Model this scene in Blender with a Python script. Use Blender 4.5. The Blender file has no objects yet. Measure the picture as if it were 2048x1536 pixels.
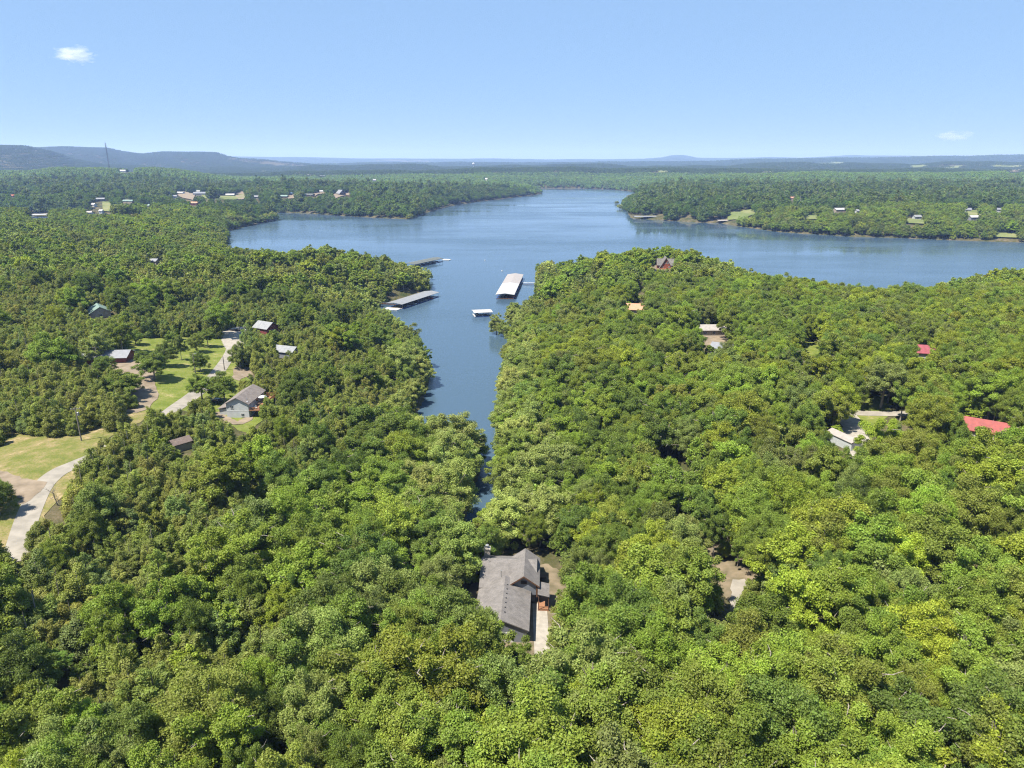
import bpy, math, random
import numpy as np
from mathutils import Vector, Matrix

# ---------------------------------------------------------------- camera, sky, sun, exposure
SC = bpy.context.scene
R_ = math.radians
CAM_Z = 95.0
PITCH = R_(17.35)
FPX = 1420.0                      # focal length in pixels of a 2048 px wide frame
cam_d = bpy.data.cameras.new('camera')
cam = bpy.data.objects.new('camera', cam_d)
SC.collection.objects.link(cam)
cam.location = (0, 0, CAM_Z)
cam.rotation_euler = (R_(90) - PITCH, 0, 0)
cam_d.sensor_width = 36.0
cam_d.lens = 36.0 * FPX / 2048.0
cam_d.clip_start = 1.0
cam_d.clip_end = 120000.0
SC.camera = cam
SC.render.resolution_x, SC.render.resolution_y = 1024, 768

SUN_EL, SUN_AZ = R_(62), math.atan2(-0.76, -0.52)        # azimuth from +Y towards +X
sdir = Vector((math.sin(SUN_AZ) * math.cos(SUN_EL), math.cos(SUN_AZ) * math.cos(SUN_EL), math.sin(SUN_EL)))
W = bpy.data.worlds.new('World'); SC.world = W; W.use_nodes = True
wn = W.node_tree.nodes; wl = W.node_tree.links
bg = wn['Background']
sky = wn.new('ShaderNodeTexSky'); sky.sky_type = 'NISHITA'; sky.sun_disc = False
sky.sun_elevation = SUN_EL; sky.sun_rotation = SUN_AZ
sky.altitude = 0; sky.air_density = 1.0; sky.dust_density = 0.0; sky.ozone_density = 6.0
smx = wn.new('ShaderNodeMix'); smx.data_type = 'RGBA'; smx.inputs['Factor'].default_value = 0.80
smx.inputs['B'].default_value = (2.7, 4.45, 7.3, 1)          # a constant blue evens out the sky's brightness
wl.new(sky.outputs['Color'], smx.inputs['A']); wl.new(smx.outputs['Result'], bg.inputs['Color'])
bg.inputs['Strength'].default_value = 0.050
sl = bpy.data.lights.new('sun', 'SUN'); sl.energy = 5.0; sl.angle = R_(0.5); sl.color = (1.0, 0.93, 0.80)
so = bpy.data.objects.new('sun', sl); SC.collection.objects.link(so)
so.rotation_euler = sdir.to_track_quat('Z', 'Y').to_euler(); so.location = (-200, -200, 600)
SC.view_settings.view_transform = 'Standard'; SC.view_settings.look = 'None'
SC.view_settings.exposure = 1.35; SC.view_settings.gamma = 1.0
SC.cycles.use_denoising = True; SC.cycles.denoiser = 'OPENIMAGEDENOISE'; SC.cycles.denoising_input_passes = 'RGB_ALBEDO_NORMAL'; SC.cycles.denoising_prefilter = 'NONE'; SC.cycles.pixel_filter_type = 'BLACKMAN_HARRIS'; SC.cycles.filter_width = 1.15
SC.cycles.max_bounces = 8; SC.cycles.diffuse_bounces = 5; SC.cycles.glossy_bounces = 3
SC.cycles.transmission_bounces = 2; SC.cycles.transparent_max_bounces = 8; SC.cycles.volume_bounces = 3
SC.cycles.sample_clamp_indirect = 4.0

COL = SC.collection
rng = np.random.default_rng(7)
random.seed(7)

# ---------------------------------------------------------------- helpers
def slope_of(v):
    b = (768.0 - np.asarray(v, float)) / FPX
    return (-math.sin(PITCH) + b * math.cos(PITCH)) / (math.cos(PITCH) + b * math.sin(PITCH))

def ray(u, v):
    a = (u - 1024.0) / FPX; b = (768.0 - v) / FPX
    return np.array([a, math.cos(PITCH) + b * math.sin(PITCH), -math.sin(PITCH) + b * math.cos(PITCH)])

def unproj(u, v, z=0.0):
    d = ray(u, v); k = (z - CAM_Z) / d[2]
    return np.array([d[0] * k, d[1] * k])

def project(x, y, z):
    x = np.asarray(x, float); y = np.asarray(y, float); z = np.asarray(z, float) - CAM_Z
    dep = y * math.cos(PITCH) - z * math.sin(PITCH)
    up = y * math.sin(PITCH) + z * math.cos(PITCH)
    return 1024.0 + FPX * x / dep, 768.0 - FPX * up / dep, dep

def inside(px, py, poly):
    poly = np.asarray(poly, float); res = np.zeros(np.shape(px), bool)
    x1, y1 = poly[:, 0], poly[:, 1]; x2, y2 = np.roll(x1, -1), np.roll(y1, -1)
    for a, b, c, d in zip(x1, y1, x2, y2):
        if b == d: continue
        res ^= ((b > py) != (d > py)) & (px < (c - a) * (py - b) / (d - b) + a)
    return res

def edge_dist(px, py, poly):
    poly = np.asarray(poly, float); best = np.full(np.shape(px), 1e18)
    q = np.roll(poly, -1, axis=0)
    for (a, b), (c, d) in zip(poly, q):
        ex, ey = c - a, d - b; L = ex * ex + ey * ey + 1e-9
        t = np.clip(((px - a) * ex + (py - b) * ey) / L, 0, 1)
        best = np.minimum(best, (px - a - t * ex) ** 2 + (py - b - t * ey) ** 2)
    return np.sqrt(best)

# ---------------------------------------------------------------- the lake, in world metres
def beyond(u, v, z, push):
    p = unproj(u, v, z); n = p / np.linalg.norm(p)
    return tuple(p + n * push)
def w0(*pts): return [tuple(unproj(u, v, 0)) for u, v in pts]
LAKE = (
    w0((1084, 387), (1070, 381), (1030, 377), (1090, 376.6), (1160, 376.8), (1225, 379), (1275, 384), (1256, 391), (1246, 400), (1250, 414),
       (1262, 436), (1330, 441), (1400, 445), (1440, 446), (1480, 453), (1560, 464), (1620, 468), (1700, 473), (1800, 476), (1900, 480),
       (2048, 485), (2450, 498))
    + [beyond(2500, 505, 22, 25), beyond(2200, 512, 26, 25), beyond(2048, 519, 27, 25), beyond(1960, 525, 26, 25), beyond(1880, 545, 24, 25),
       beyond(1830, 569, 23, 22), beyond(1720, 564, 25, 24), beyond(1600, 549, 26, 25), beyond(1560, 544, 26, 25), beyond(1500, 518, 27, 25),
       beyond(1440, 498, 28, 30), beyond(1340, 495, 28, 30), beyond(1250, 498, 27, 28), beyond(1180, 505, 25, 26), beyond(1130, 518, 20, 18)]
    + w0((1085, 536), (1072, 545), (1076, 560), (1085, 575), (1070, 598), (1050, 615), (1035, 628), (1018, 640), (1032, 652), (1040, 668), (1022, 690),
         (1018, 720), (1014, 760), (1012, 800), (1008, 850), (1008, 900), (1012, 960), (1014, 1010), (1008, 1050), (990, 1078), (958, 1092), (938, 1088), (925, 1068), (930, 1030), (944, 985), (958, 945), (950, 928), (918, 915), (885, 892), (850, 868), (822, 846), (838, 815), (850, 785), (858, 755),
         (846, 722), (815, 695), (780, 660), (748, 630), (728, 618), (735, 608), (770, 606), (800, 600), (838, 590), (857, 578), (856, 552))
    + [beyond(840, 541, 8, 8), beyond(800, 524, 16, 18), beyond(750, 505, 22, 24), beyond(700, 492, 27, 28), beyond(665, 484, 30, 30),
       beyond(600, 492, 28, 28), beyond(530, 486, 28, 28), beyond(440, 467, 28, 24)]
    + w0((452, 463), (480, 456), (520, 446), (553, 440.5), (540, 434), (440, 436), (300, 436.5), (200, 438), (150, 452), (0, 456), (-300, 460),
         (-300, 431), (0, 431), (150, 432), (300, 430), (450, 427), (556, 425), (620, 427), (690, 432), (760, 436), (820, 438.5),
         (838, 431), (866, 421), (905, 411), (960, 403), (1020, 396), (1060, 391)))
LAKE = np.array(LAKE)
_lx0, _lx1, _ly0, _ly1 = LAKE[:, 0].min(), LAKE[:, 0].max(), LAKE[:, 1].min(), LAKE[:, 1].max()

PADS = []            # (x, y, radius, z): level ground under a building

RIDGES = [           # depth, near width, far width, [(u, v of the wooded top)]
    (1900, 420, 500, [(380, 392), (480, 378), (560, 366), (680, 369), (800, 373), (950, 372), (1080, 376), (1110, 392)]),
    (2600, 620, 900, [(-300, 352), (-50, 345), (60, 342), (120, 337), (200, 335), (300, 336), (350, 338), (420, 351), (480, 362), (580, 370), (700, 375)]),
    (2700, 500, 700, [(1180, 372), (1250, 354), (1400, 349), (1600, 346), (1800, 345), (2048, 345), (2400, 345)]),
    (3700, 650, 900, [(480, 350), (560, 345), (700, 341), (850, 339), (1000, 336), (1150, 334), (1300, 335), (1450, 338), (1700, 338), (2300, 338)]),
    (5200, 1100, 900, [(-400, 287), (-60, 288), (0, 288), (50, 290), (90, 300), (135, 316), (200, 328), (300, 332)]),
    (5600, 1000, 1200, [(250, 336), (450, 334), (600, 331), (760, 330), (900, 331), (1100, 329), (1300, 331), (1450, 329), (1600, 326), (1800, 325), (2048, 324), (2400, 324)]),
    (7600, 1700, 1500, [(-400, 296), (0, 296), (80, 294), (140, 293), (215, 295), (240, 300), (290, 306), (330, 303.5), (430, 305), (455, 311), (500, 318), (560, 322), (640, 326)]),
    (9000, 1500, 2500, [(640, 327), (900, 326), (1150, 324), (1300, 325), (1420, 322), (1530, 318), (1640, 318), (1750, 316), (1900, 312), (2048, 311), (2400, 310)]),
    (18000, 4000, 5000, [(300, 322), (440, 315), (480, 314), (600, 315.5), (700, 317), (850, 318), (1000, 318.5), (1200, 319), (1290, 318), (1330, 315.5), (1345, 312.5), (1357, 311), (1370, 313),
                         (1388, 316.5), (1450, 317), (1540, 315), (1600, 316), (1660, 313.5), (1700, 311), (1730, 312.5), (1800, 312), (1900, 314), (2048, 313), (2400, 314)]),
]
RPRE = []
for D, wn_, wf_, prof in RIDGES:
    us = np.array([p[0] for p in prof], float); vs = np.array([p[1] for p in prof], float)
    RPRE.append((D, wn_, wf_, (us - 1024) * math.cos(PITCH) / FPX, CAM_Z + D * slope_of(vs) - 12.0))

def height(x, y, pads=True):
    x = np.atleast_1d(np.asarray(x, float)); y = np.atleast_1d(np.asarray(y, float))
    sd = np.full(x.shape, 2000.0)
    m = (x > _lx0 - 400) & (x < _lx1 + 400) & (y > _ly0 - 400) & (y < _ly1 + 400)
    if m.any():
        d = edge_dist(x[m], y[m], LAKE); d = np.where(inside(x[m], y[m], LAKE), -d, d); sd[m] = d
    lp = np.clip(sd, 0, None); g = 1 - np.exp(-lp / 52.0)
    h = 0.5 + 19.0 * g
    n = 2.2 * np.sin(x / 47 + 1.3) * np.cos(y / 61 + .4) + 1.2 * np.sin(x / 24 + y / 33) + 0.7 * np.sin(x / 13 - y / 17 + 2)
    h += n * g
    far = np.clip((np.hypot(x, y) - 1100) / 2500, 0, 1)
    n2 = 9 * np.sin(x / 310 + 2) * np.cos(y / 260 + 1) + 5 * np.sin(x / 140 + y / 190)
    h += far * (n2 + 6) * (1 - np.exp(-lp / 250.0))
    yy = np.clip(y, 1.0, None); t = x / yy; front = y > 900
    for D, wa, wb, ts, zs in RPRE:
        zt = np.interp(t, ts, zs, left=zs[0] if ts[0] < -0.7 else 0, right=zs[-1] if ts[-1] > 0.7 else 0)
        if D > 2500: zt = zt + np.clip((D - 2000) / 3000, .4, 1.3) * (.45 if D > 8000 else .8) * (7 * np.sin(t * 23 + D * .7) + 5 * np.sin(t * 51 + D * .3) + 3 * np.sin(t * 97 + D)) * (zt > 25) * np.where((t < -.35) & (D > 5000), .6, 1.0)
        wob = 0.06 * D * np.sin(t * 9 + D * .01) if D > 3000 else 0.03 * D * np.sin(t * 7 + D * .01)
        dy = y - D
        e = np.exp(-np.where(dy < 0, dy / wa, dy / wb) ** 2)
        det = 0.0
        if D > 4000: det = 0.10 * np.sin(t * 60 + y / 700.) * np.sin(y / 420. + t * 35) * (1 - e)
        hr = zt * np.clip(e + det * e * 2.5, 0, None) * (1 - np.exp(-lp / 160.0))
        h = np.where(front, np.maximum(h, hr), h)
    h = np.where(sd < 0, np.maximum(sd * 0.22, -3.5), h)
    if pads:
        for px, py, pr, pz in PADS:
            d = np.hypot(x - px, y - py)
            w = np.clip((pr * 1.9 - d) / (pr * 0.9), 0, 1); w = w * w * (3 - 2 * w)
            h = h * (1 - w) + pz * w
    return h

def hz(x, y): return float(height(x, y)[0])

_ks = np.concatenate([np.linspace(25, 1200, 900), np.geomspace(1203, 30000, 900)])
def hit(u, v, lift=0.0):
    """the point of the terrain seen at (u, v)"""
    d = ray(u, v)
    xs, ys, zs = d[0] * _ks, d[1] * _ks, CAM_Z + d[2] * _ks
    g = zs - height(xs, ys) - lift
    i = np.argmax(g < 0)
    if g[i] >= 0: i = len(g) - 1
    if i == 0: return np.array([xs[0], ys[0], zs[0]])
    a = g[i - 1] / (g[i - 1] - g[i]); k = _ks[i - 1] + a * (_ks[i] - _ks[i - 1])
    return np.array([d[0] * k, d[1] * k, CAM_Z + d[2] * k])

# ---------------------------------------------------------------- materials
def new_mat(name):
    m = bpy.data.materials.new(name); m.use_nodes = True
    return m, m.node_tree.nodes, m.node_tree.links, m.node_tree.nodes['Principled BSDF']

KALB = 0.68
def surf(name, c1, c2=None, scale=3.0, rough=0.8, metal=0.0, spec=0.3, stretch=(1, 1, 1), bump=0.0, detail=4, spread=0.3):
    m, n, l, b = new_mat(name)
    b.inputs['Roughness'].default_value = rough; b.inputs['Metallic'].default_value = metal
    b.inputs['Specular IOR Level'].default_value = spec
    if c2 is None: c2 = tuple(c * 0.75 for c in c1)
    c1 = tuple(c * KALB for c in c1); c2 = tuple(c * KALB for c in c2)
    tc = n.new('ShaderNodeTexCoord'); mp = n.new('ShaderNodeMapping'); mp.inputs['Scale'].default_value = stretch
    nz = n.new('ShaderNodeTexNoise'); nz.inputs['Scale'].default_value = scale; nz.inputs['Detail'].default_value = detail
    cr = n.new('ShaderNodeMapRange'); cr.inputs['From Min'].default_value = 0.5 - spread / 2; cr.inputs['From Max'].default_value = 0.5 + spread / 2
    mx = n.new('ShaderNodeMix'); mx.data_type = 'RGBA'
    mx.inputs['A'].default_value = (*c1, 1); mx.inputs['B'].default_value = (*c2, 1)
    l.new(tc.outputs['Object'], mp.inputs['Vector']); l.new(mp.outputs['Vector'], nz.inputs['Vector'])
    l.new(nz.outputs['Fac'], cr.inputs['Value']); l.new(cr.outputs['Result'], mx.inputs['Factor'])
    l.new(mx.outputs['Result'], b.inputs['Base Color'])
    if bump:
        bp = n.new('ShaderNodeBump'); bp.inputs['Strength'].default_value = bump; bp.inputs['Distance'].default_value = 0.05
        l.new(nz.outputs['Fac'], bp.inputs['Height']); l.new(bp.outputs['Normal'], b.inputs['Normal'])
    return m

def striped(name, c1, c2, axis='X', scale=4.0, rough=0.5, metal=0.0, bumpd=0.03):
    """boards, siding or standing seams: thin bands along one axis, plus dirt"""
    c1 = tuple(c * KALB for c in c1); c2 = tuple(c * KALB for c in c2)
    m, n, l, b = new_mat(name); b.inputs['Roughness'].default_value = rough; b.inputs['Metallic'].default_value = metal
    tc = n.new('ShaderNodeTexCoord'); wv = n.new('ShaderNodeTexWave'); wv.bands_direction = axis; wv.inputs['Scale'].default_value = scale; wv.wave_profile = 'SAW'
    nz = n.new('ShaderNodeTexNoise'); nz.inputs['Scale'].default_value = 0.9; nz.inputs['Detail'].default_value = 5
    mx = n.new('ShaderNodeMix'); mx.data_type = 'RGBA'; mx.inputs['A'].default_value = (*c1, 1); mx.inputs['B'].default_value = (*c2, 1)
    cr = n.new('ShaderNodeMapRange'); cr.inputs['From Min'].default_value = 0.35; cr.inputs['From Max'].default_value = 0.7
    bp = n.new('ShaderNodeBump'); bp.inputs['Distance'].default_value = bumpd; bp.inputs['Strength'].default_value = 0.6
    l.new(tc.outputs['Object'], wv.inputs['Vector']); l.new(tc.outputs['Object'], nz.inputs['Vector'])
    m3 = n.new('ShaderNodeMix'); m3.data_type = 'RGBA'; m3.blend_type = 'MULTIPLY'; m3.inputs['Factor'].default_value = 0.55
    c3 = n.new('ShaderNodeMapRange'); c3.inputs['From Min'].default_value = 0.0; c3.inputs['From Max'].default_value = 0.35; c3.inputs['To Min'].default_value = 0.62; c3.inputs['To Max'].default_value = 1.0
    l.new(wv.outputs['Fac'], c3.inputs['Value']); l.new(c3.outputs['Result'], m3.inputs['B'])
    l.new(nz.outputs['Fac'], cr.inputs['Value']); l.new(cr.outputs['Result'], mx.inputs['Factor']); l.new(mx.outputs['Result'], m3.inputs['A']); l.new(m3.outputs['Result'], b.inputs['Base Color'])
    l.new(wv.outputs['Fac'], bp.inputs['Height']); l.new(bp.outputs['Normal'], b.inputs['Normal'])
    return m

def shingle(name, c1, c2, scale=2.0):
    c1 = tuple(c * KALB for c in c1); c2 = tuple(c * KALB for c in c2)
    m, n, l, b = new_mat(name); b.inputs['Roughness'].default_value = 0.9; b.inputs['Specular IOR Level'].default_value = 0.15
    tc = n.new('ShaderNodeTexCoord'); br = n.new('ShaderNodeTexBrick')
    br.inputs['Scale'].default_value = scale; br.inputs['Mortar Size'].default_value = 0.012; br.inputs['Brick Width'].default_value = 0.7; br.inputs['Row Height'].default_value = 0.32
    br.inputs['Color1'].default_value = (*c1, 1); br.inputs['Color2'].default_value = (*c2, 1); br.inputs['Mortar'].default_value = (*[c * .45 for c in c2], 1)
    nz = n.new('ShaderNodeTexNoise'); nz.inputs['Scale'].default_value = 0.7; nz.inputs['Detail'].default_value = 6
    mx = n.new('ShaderNodeMix'); mx.data_type = 'RGBA'; mx.blend_type = 'MULTIPLY'; mx.inputs['Factor'].default_value = 0.6
    cr = n.new('ShaderNodeMapRange'); cr.inputs['From Min'].default_value = 0.3; cr.inputs['From Max'].default_value = 0.7; cr.inputs['To Min'].default_value = 0.65; cr.inputs['To Max'].default_value = 1.15
    l.new(tc.outputs['Object'], br.inputs['Vector']); l.new(tc.outputs['Object'], nz.inputs['Vector']); l.new(nz.outputs['Fac'], cr.inputs['Value'])
    l.new(br.outputs['Color'], mx.inputs['A']); l.new(cr.outputs['Result'], mx.inputs['B']); l.new(mx.outputs['Result'], b.inputs['Base Color'])
    return m

M = {}
M['shingle_grey'] = shingle('grey_shingles', (.245, .228, .222), (.195, .182, .18))
M['shingle_tan'] = shingle('tan_shingles', (.27, .24, .225), (.22, .19, .18))
M['shingle_brown'] = shingle('brown_shingles', (.24, .19, .17), (.18, .14, .13))
M['metal_grey'] = striped('grey_metal_roof', (.30, .31, .35), (.24, .25, .28), 'X', 1.6, 0.45, 0.15)
M['metal_green'] = striped('pale_green_metal_roof', (.26, .36, .32), (.21, .30, .27), 'X', 1.6, 0.45, 0.1)
M['metal_white'] = striped('white_metal_roof', (.52, .52, .53), (.44, .44, .45), 'Y', 1.2, 0.5)
M['metal_cream'] = striped('cream_metal_roof', (.42, .38, .36), (.34, .31, .29), 'Y', 1.2, 0.5)
M['metal_silver'] = striped('silver_metal_roof', (.30, .31, .33), (.22, .23, .25), 'Y', 1.2, 0.5)
M['metal_sage'] = striped('sage_metal_roof', (.155, .165, .14), (.11, .115, .095), 'Y', 1.2, 0.5)
M['metal_red'] = striped('red_metal_roof', (.36, .07, .06), (.26, .05, .045), 'X', 1.6, 0.5)
M['metal_pink'] = striped('crimson_metal_roof', (.36, .08, .10), (.26, .06, .075), 'X', 1.6, 0.5)
M['metal_blue'] = striped('blue_metal_roof', (.09, .18, .30), (.07, .14, .24), 'X', 1.6, 0.5)
M['terracotta'] = surf('terracotta_roof', (.60, .33, .22), (.48, .25, .16), 2.0)
M['rust'] = surf('rust_red_roof', (.40, .15, .10), (.28, .10, .07), 2.0)
M['white_siding'] = striped('white_siding', (.62, .66, .69), (.54, .58, .61), 'Z', 3.2, 0.6)
M['grey_siding'] = striped('grey_siding', (.27, .29, .34), (.23, .25, .30), 'Z', 3.2, 0.7)
M['tan_siding'] = striped('tan_siding', (.45, .40, .33), (.38, .33, .27), 'Z', 3.2, 0.7)
M['red_siding'] = striped('barn_red_siding', (.24, .05, .045), (.17, .035, .03), 'X', 3.0, 0.75)
M['dark_wood'] = striped('dark_brown_boards', (.11, .07, .05), (.075, .048, .035), 'Z', 2.6, 0.8)
M['brick'] = shingle('red_brick', (.36, .12, .07), (.28, .09, .055), 3.0)
M['stone'] = surf('chimney_stone', (.50, .45, .39), (.28, .25, .22), 5.0, bump=0.5)
M['deck'] = striped('cedar_deck_boards', (.36, .17, .085), (.28, .13, .065), 'Y', 3.5, 0.7)
M['trim_white'] = surf('white_trim', (.75, .75, .74), (.66, .66, .65), 2)
M['trim_brown'] = surf('brown_trim', (.16, .085, .05), (.12, .06, .04), 2)
M['concrete'] = surf('concrete', (.42, .385, .34), (.31, .285, .25), 0.8, bump=0.2)
M['asphalt'] = surf('weathered_asphalt', (.36, .33, .29), (.26, .24, .21), 0.35, rough=0.95)
M['gravel'] = surf('pale_gravel', (.33, .265, .20), (.17, .135, .095), 0.35, rough=1, spread=0.5, detail=8)
M['dirt'] = surf('dry_dirt', (.28, .22, .155), (.10, .09, .05), 0.4, rough=1, spread=0.5, detail=8)
M['black'] = surf('black_metal', (.02, .02, .022), (.03, .03, .03), 3, rough=0.5)
M['steel'] = surf('galvanised_steel', (.42, .43, .44), (.34, .35, .36), 3, rough=0.45, metal=0.4)
M['pole_wood'] = surf('weathered_pole_wood', (.30, .26, .22), (.20, .17, .14), 3, stretch=(3, 3, .3))
M['white_paint'] = surf('white_gelcoat', (.62, .63, .64), (.55, .56, .57), 1.5, rough=0.3, spec=0.5)
M['navy'] = surf('navy_canvas', (.02, .05, .16), (.015, .035, .11), 2)
M['blue_tarp'] = surf('blue_float', (.02, .09, .35), (.02, .06, .25), 2)
M['red_paint'] = surf('red_gelcoat', (.45, .03, .03), (.38, .03, .03), 2, rough=0.3)
M['grey_paint'] = surf('silver_paint', (.35, .36, .38), (.30, .31, .33), 2, rough=0.3, metal=0.3)
M['dark_paint'] = surf('charcoal_paint', (.03, .035, .045), (.025, .03, .04), 2, rough=0.25)
M['tyre'] = surf('tyre_rubber', (.02, .02, .02), (.03, .03, .03), 8)
M['rock'] = surf('grey_rock', (.45, .43, .40), (.24, .23, .21), 3, bump=0.5)
gm, gn_, gl_, gb_ = new_mat('dark_glass'); gb_.inputs['Base Color'].default_value = (.03, .045, .06, 1); gb_.inputs['Roughness'].default_value = 0.08
M['glass'] = gm

def grass_mat(name, cols, scale=0.17):
    m, n, l, b = new_mat(name); b.inputs['Roughness'].default_value = 1.0; b.inputs['Specular IOR Level'].default_value = 0.05
    tc = n.new('ShaderNodeTexCoord'); a = n.new('ShaderNodeTexNoise'); a.inputs['Scale'].default_value = scale; a.inputs['Detail'].default_value = 10; a.inputs['Roughness'].default_value = 0.74
    cr = n.new('ShaderNodeValToRGB'); e = cr.color_ramp.elements
    e[0].position = 0.34; e[0].color = (*cols[0], 1); e[1].position = 0.70; e[1].color = (*cols[-1], 1)
    k = len(cols)
    for i in range(1, k - 1):
        q = e.new(0.34 + 0.36 * i / (k - 1)); q.color = (*cols[i], 1)
    l.new(tc.outputs['Object'], a.inputs['Vector']); l.new(a.outputs['Fac'], cr.inputs['Fac']); l.new(cr.outputs['Color'], b.inputs['Base Color'])
    bp = n.new('ShaderNodeBump'); bp.inputs['Distance'].default_value = 0.4; bp.inputs['Strength'].default_value = 0.6
    a2 = n.new('ShaderNodeTexNoise'); a2.inputs['Scale'].default_value = 1.6; a2.inputs['Detail'].default_value = 6
    l.new(tc.outputs['Object'], a2.inputs['Vector']); l.new(a2.outputs['Fac'], bp.inputs['Height']); l.new(bp.outputs['Normal'], b.inputs['Normal'])
    return m
M['lawn'] = grass_mat('mown_grass', [(.075, .100, .02), (.105, .132, .026), (.145, .155, .045), (.30, .24, .14)])
M['dry_field'] = grass_mat('dry_field_grass', [(.085, .105, .025), (.125, .128, .040), (.19, .155, .078), (.38, .30, .19)])
M['ground'] = grass_mat('forest_floor', [(.030, .042, .014), (.05, .052, .022), (.095, .08, .05), (.15, .125, .085)], 0.08)
M['far_field'] = grass_mat('far_pasture', [(.075, .105, .035), (.105, .13, .048), (.15, .16, .07), (.21, .19, .11)], 0.01)

# ---------------------------------------------------------------- mesh builder
class MB:
    def __init__(s): s.v = []; s.f = []; s.T = Matrix.Identity(4)
    def add(s, vs, fs):
        o = len(s.v); s.v += [tuple(s.T @ Vector(p)) for p in vs]; s.f += [tuple(i + o for i in f) for f in fs]; return s
    def box(s, x0, x1, y0, y1, z0, z1):
        return s.add([(x0, y0, z0), (x1, y0, z0), (x1, y1, z0), (x0, y1, z0), (x0, y0, z1), (x1, y0, z1), (x1, y1, z1), (x0, y1, z1)],
                     [(0, 3, 2, 1), (4, 5, 6, 7), (0, 1, 5, 4), (1, 2, 6, 5), (2, 3, 7, 6), (3, 0, 4, 7)])
    def prism(s, prof, y0, y1, axis='Y'):
        n = len(prof)
        if axis == 'Y': vs = [(a, y0, b) for a, b in prof] + [(a, y1, b) for a, b in prof]
        else: vs = [(y0, a, b) for a, b in prof] + [(y1, a, b) for a, b in prof]
        return s.add(vs, [tuple(range(n)), tuple(range(2 * n - 1, n - 1, -1))] + [(i, n + i, n + (i + 1) % n, (i + 1) % n) for i in range(n)])
    def tube(s, pts, rad, n=6):
        pts = [Vector(p) for p in pts]
        if not hasattr(rad, '__len__'): rad = [rad] * len(pts)
        vs = []; fs = []
        for i, p in enumerate(pts):
            d = (pts[min(i + 1, len(pts) - 1)] - pts[max(i - 1, 0)]).normalized()
            a = d.cross(Vector((0, 0, 1)) if abs(d.z) < .9 else Vector((1, 0, 0))).normalized(); b = d.cross(a)
            for k in range(n):
                t = 2 * math.pi * k / n; vs.append(tuple(p + (a * math.cos(t) + b * math.sin(t)) * rad[i]))
        for i in range(len(pts) - 1):
            for k in range(n):
                q = (k + 1) % n; fs.append((i * n + k, i * n + q, (i + 1) * n + q, (i + 1) * n + k))
        fs.append(tuple(range(n))); fs.append(tuple(range(len(pts) * n - 1, (len(pts) - 1) * n - 1, -1)))
        return s.add(vs, fs)
    def lathe(s, prof, c=(0, 0, 0), n=14):
        vs = []; fs = []
        for r, z in prof:
            for k in range(n):
                t = 2 * math.pi * k / n; vs.append((c[0] + r * math.cos(t), c[1] + r * math.sin(t), c[2] + z))
        for i in range(len(prof) - 1):
            for k in range(n):
                q = (k + 1) % n; fs.append((i * n + k, i * n + q, (i + 1) * n + q, (i + 1) * n + k))
        fs.append(tuple(range(n))); fs.append(tuple(range(len(prof) * n - 1, (len(prof) - 1) * n - 1, -1)))
        return s.add(vs, fs)
    def build(s, name, mat, parent=None):
        me = bpy.data.meshes.new(name); me.from_pydata(s.v, [], s.f); me.materials.append(mat); me.update()
        o = bpy.data.objects.new(name, me); COL.objects.link(o)
        if parent: o.parent = parent
        return o

def tag(o, label, cat=None, group=None, kind=None):
    if label: o['label'] = label
    if cat: o['category'] = cat
    if group: o['group'] = group
    if kind: o['kind'] = kind
    return o

def empty(name, loc, rz=0.0, label=None, cat=None, group=None):
    o = bpy.data.objects.new(name, None); COL.objects.link(o)
    o.location = loc; o.rotation_euler = (0, 0, rz); o.empty_display_size = 1
    return tag(o, label, cat, group)

def np_mesh(name, V, Fq, mats, attr=None, smooth=False, mat_idx=None):
    """V (n,3); Fq (m,4) quads or (m,3) triangles"""
    me = bpy.data.meshes.new(name)
    V = np.ascontiguousarray(V, np.float32); Fq = np.ascontiguousarray(Fq, np.int32); k = Fq.shape[1]
    me.vertices.add(len(V)); me.vertices.foreach_set('co', V.ravel())
    me.loops.add(Fq.size); me.loops.foreach_set('vertex_index', Fq.ravel())
    me.polygons.add(len(Fq)); me.polygons.foreach_set('loop_start', np.arange(0, Fq.size, k, dtype=np.int32))
    for m in mats: me.materials.append(m)
    if mat_idx is not None: me.polygons.foreach_set('material_index', np.ascontiguousarray(mat_idx, np.int32))
    if smooth: me.polygons.foreach_set('use_smooth', np.ones(len(Fq), bool))
    me.update(calc_edges=True)
    if attr is not None:
        a = me.attributes.new('leafv', 'FLOAT', 'FACE'); a.data.foreach_set('value', np.ascontiguousarray(attr, np.float32))
    return me

# ---------------------------------------------------------------- where the buildings stand (image anchor of the ground under each -> world)
def place(u, v, r=9, dz=0.0, z=None):
    p = hit(u, v)
    zz = hz(p[0], p[1]) + dz if z is None else z
    PADS.append((p[0], p[1], r, zz))
    return np.array([p[0], p[1], zz])

PADS.append((-1.0, 132.0, 17.0, 4.6))
MAINZ = 4.6
P_cottage = np.array([-90.6, 229.0, hz(-90.6, 229.0)]); PADS.append((P_cottage[0], P_cottage[1], 11, P_cottage[2]))
P_metal = place(212, 722, 12)
P_green = place(200, 632, 9)
P_redwall = place(533, 664, 8)
P_shed = place(362, 898, 6)
P_hidden = place(575, 712, 7)
_a = unproj(1330, 536, 20.5); P_aframe = np.array([_a[0], _a[1], 20.5]); PADS.append((_a[0], _a[1], 17, 20.5))
P_terra = place(1273, 626, 8)
P_white = place(1422, 668, 10)
P_greyroof = place(1445, 706, 7)
P_redblue = place(1335, 762, 7)
P_blue2 = place(1425, 762, 7)
P_pink = place(1853, 716, 8)
P_red2 = place(1955, 872, 10)
P_trailer = place(1686, 890, 6)
P_brown = place(1368, 975, 7)
P_grey0 = place(308, 528, 6)

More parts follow.
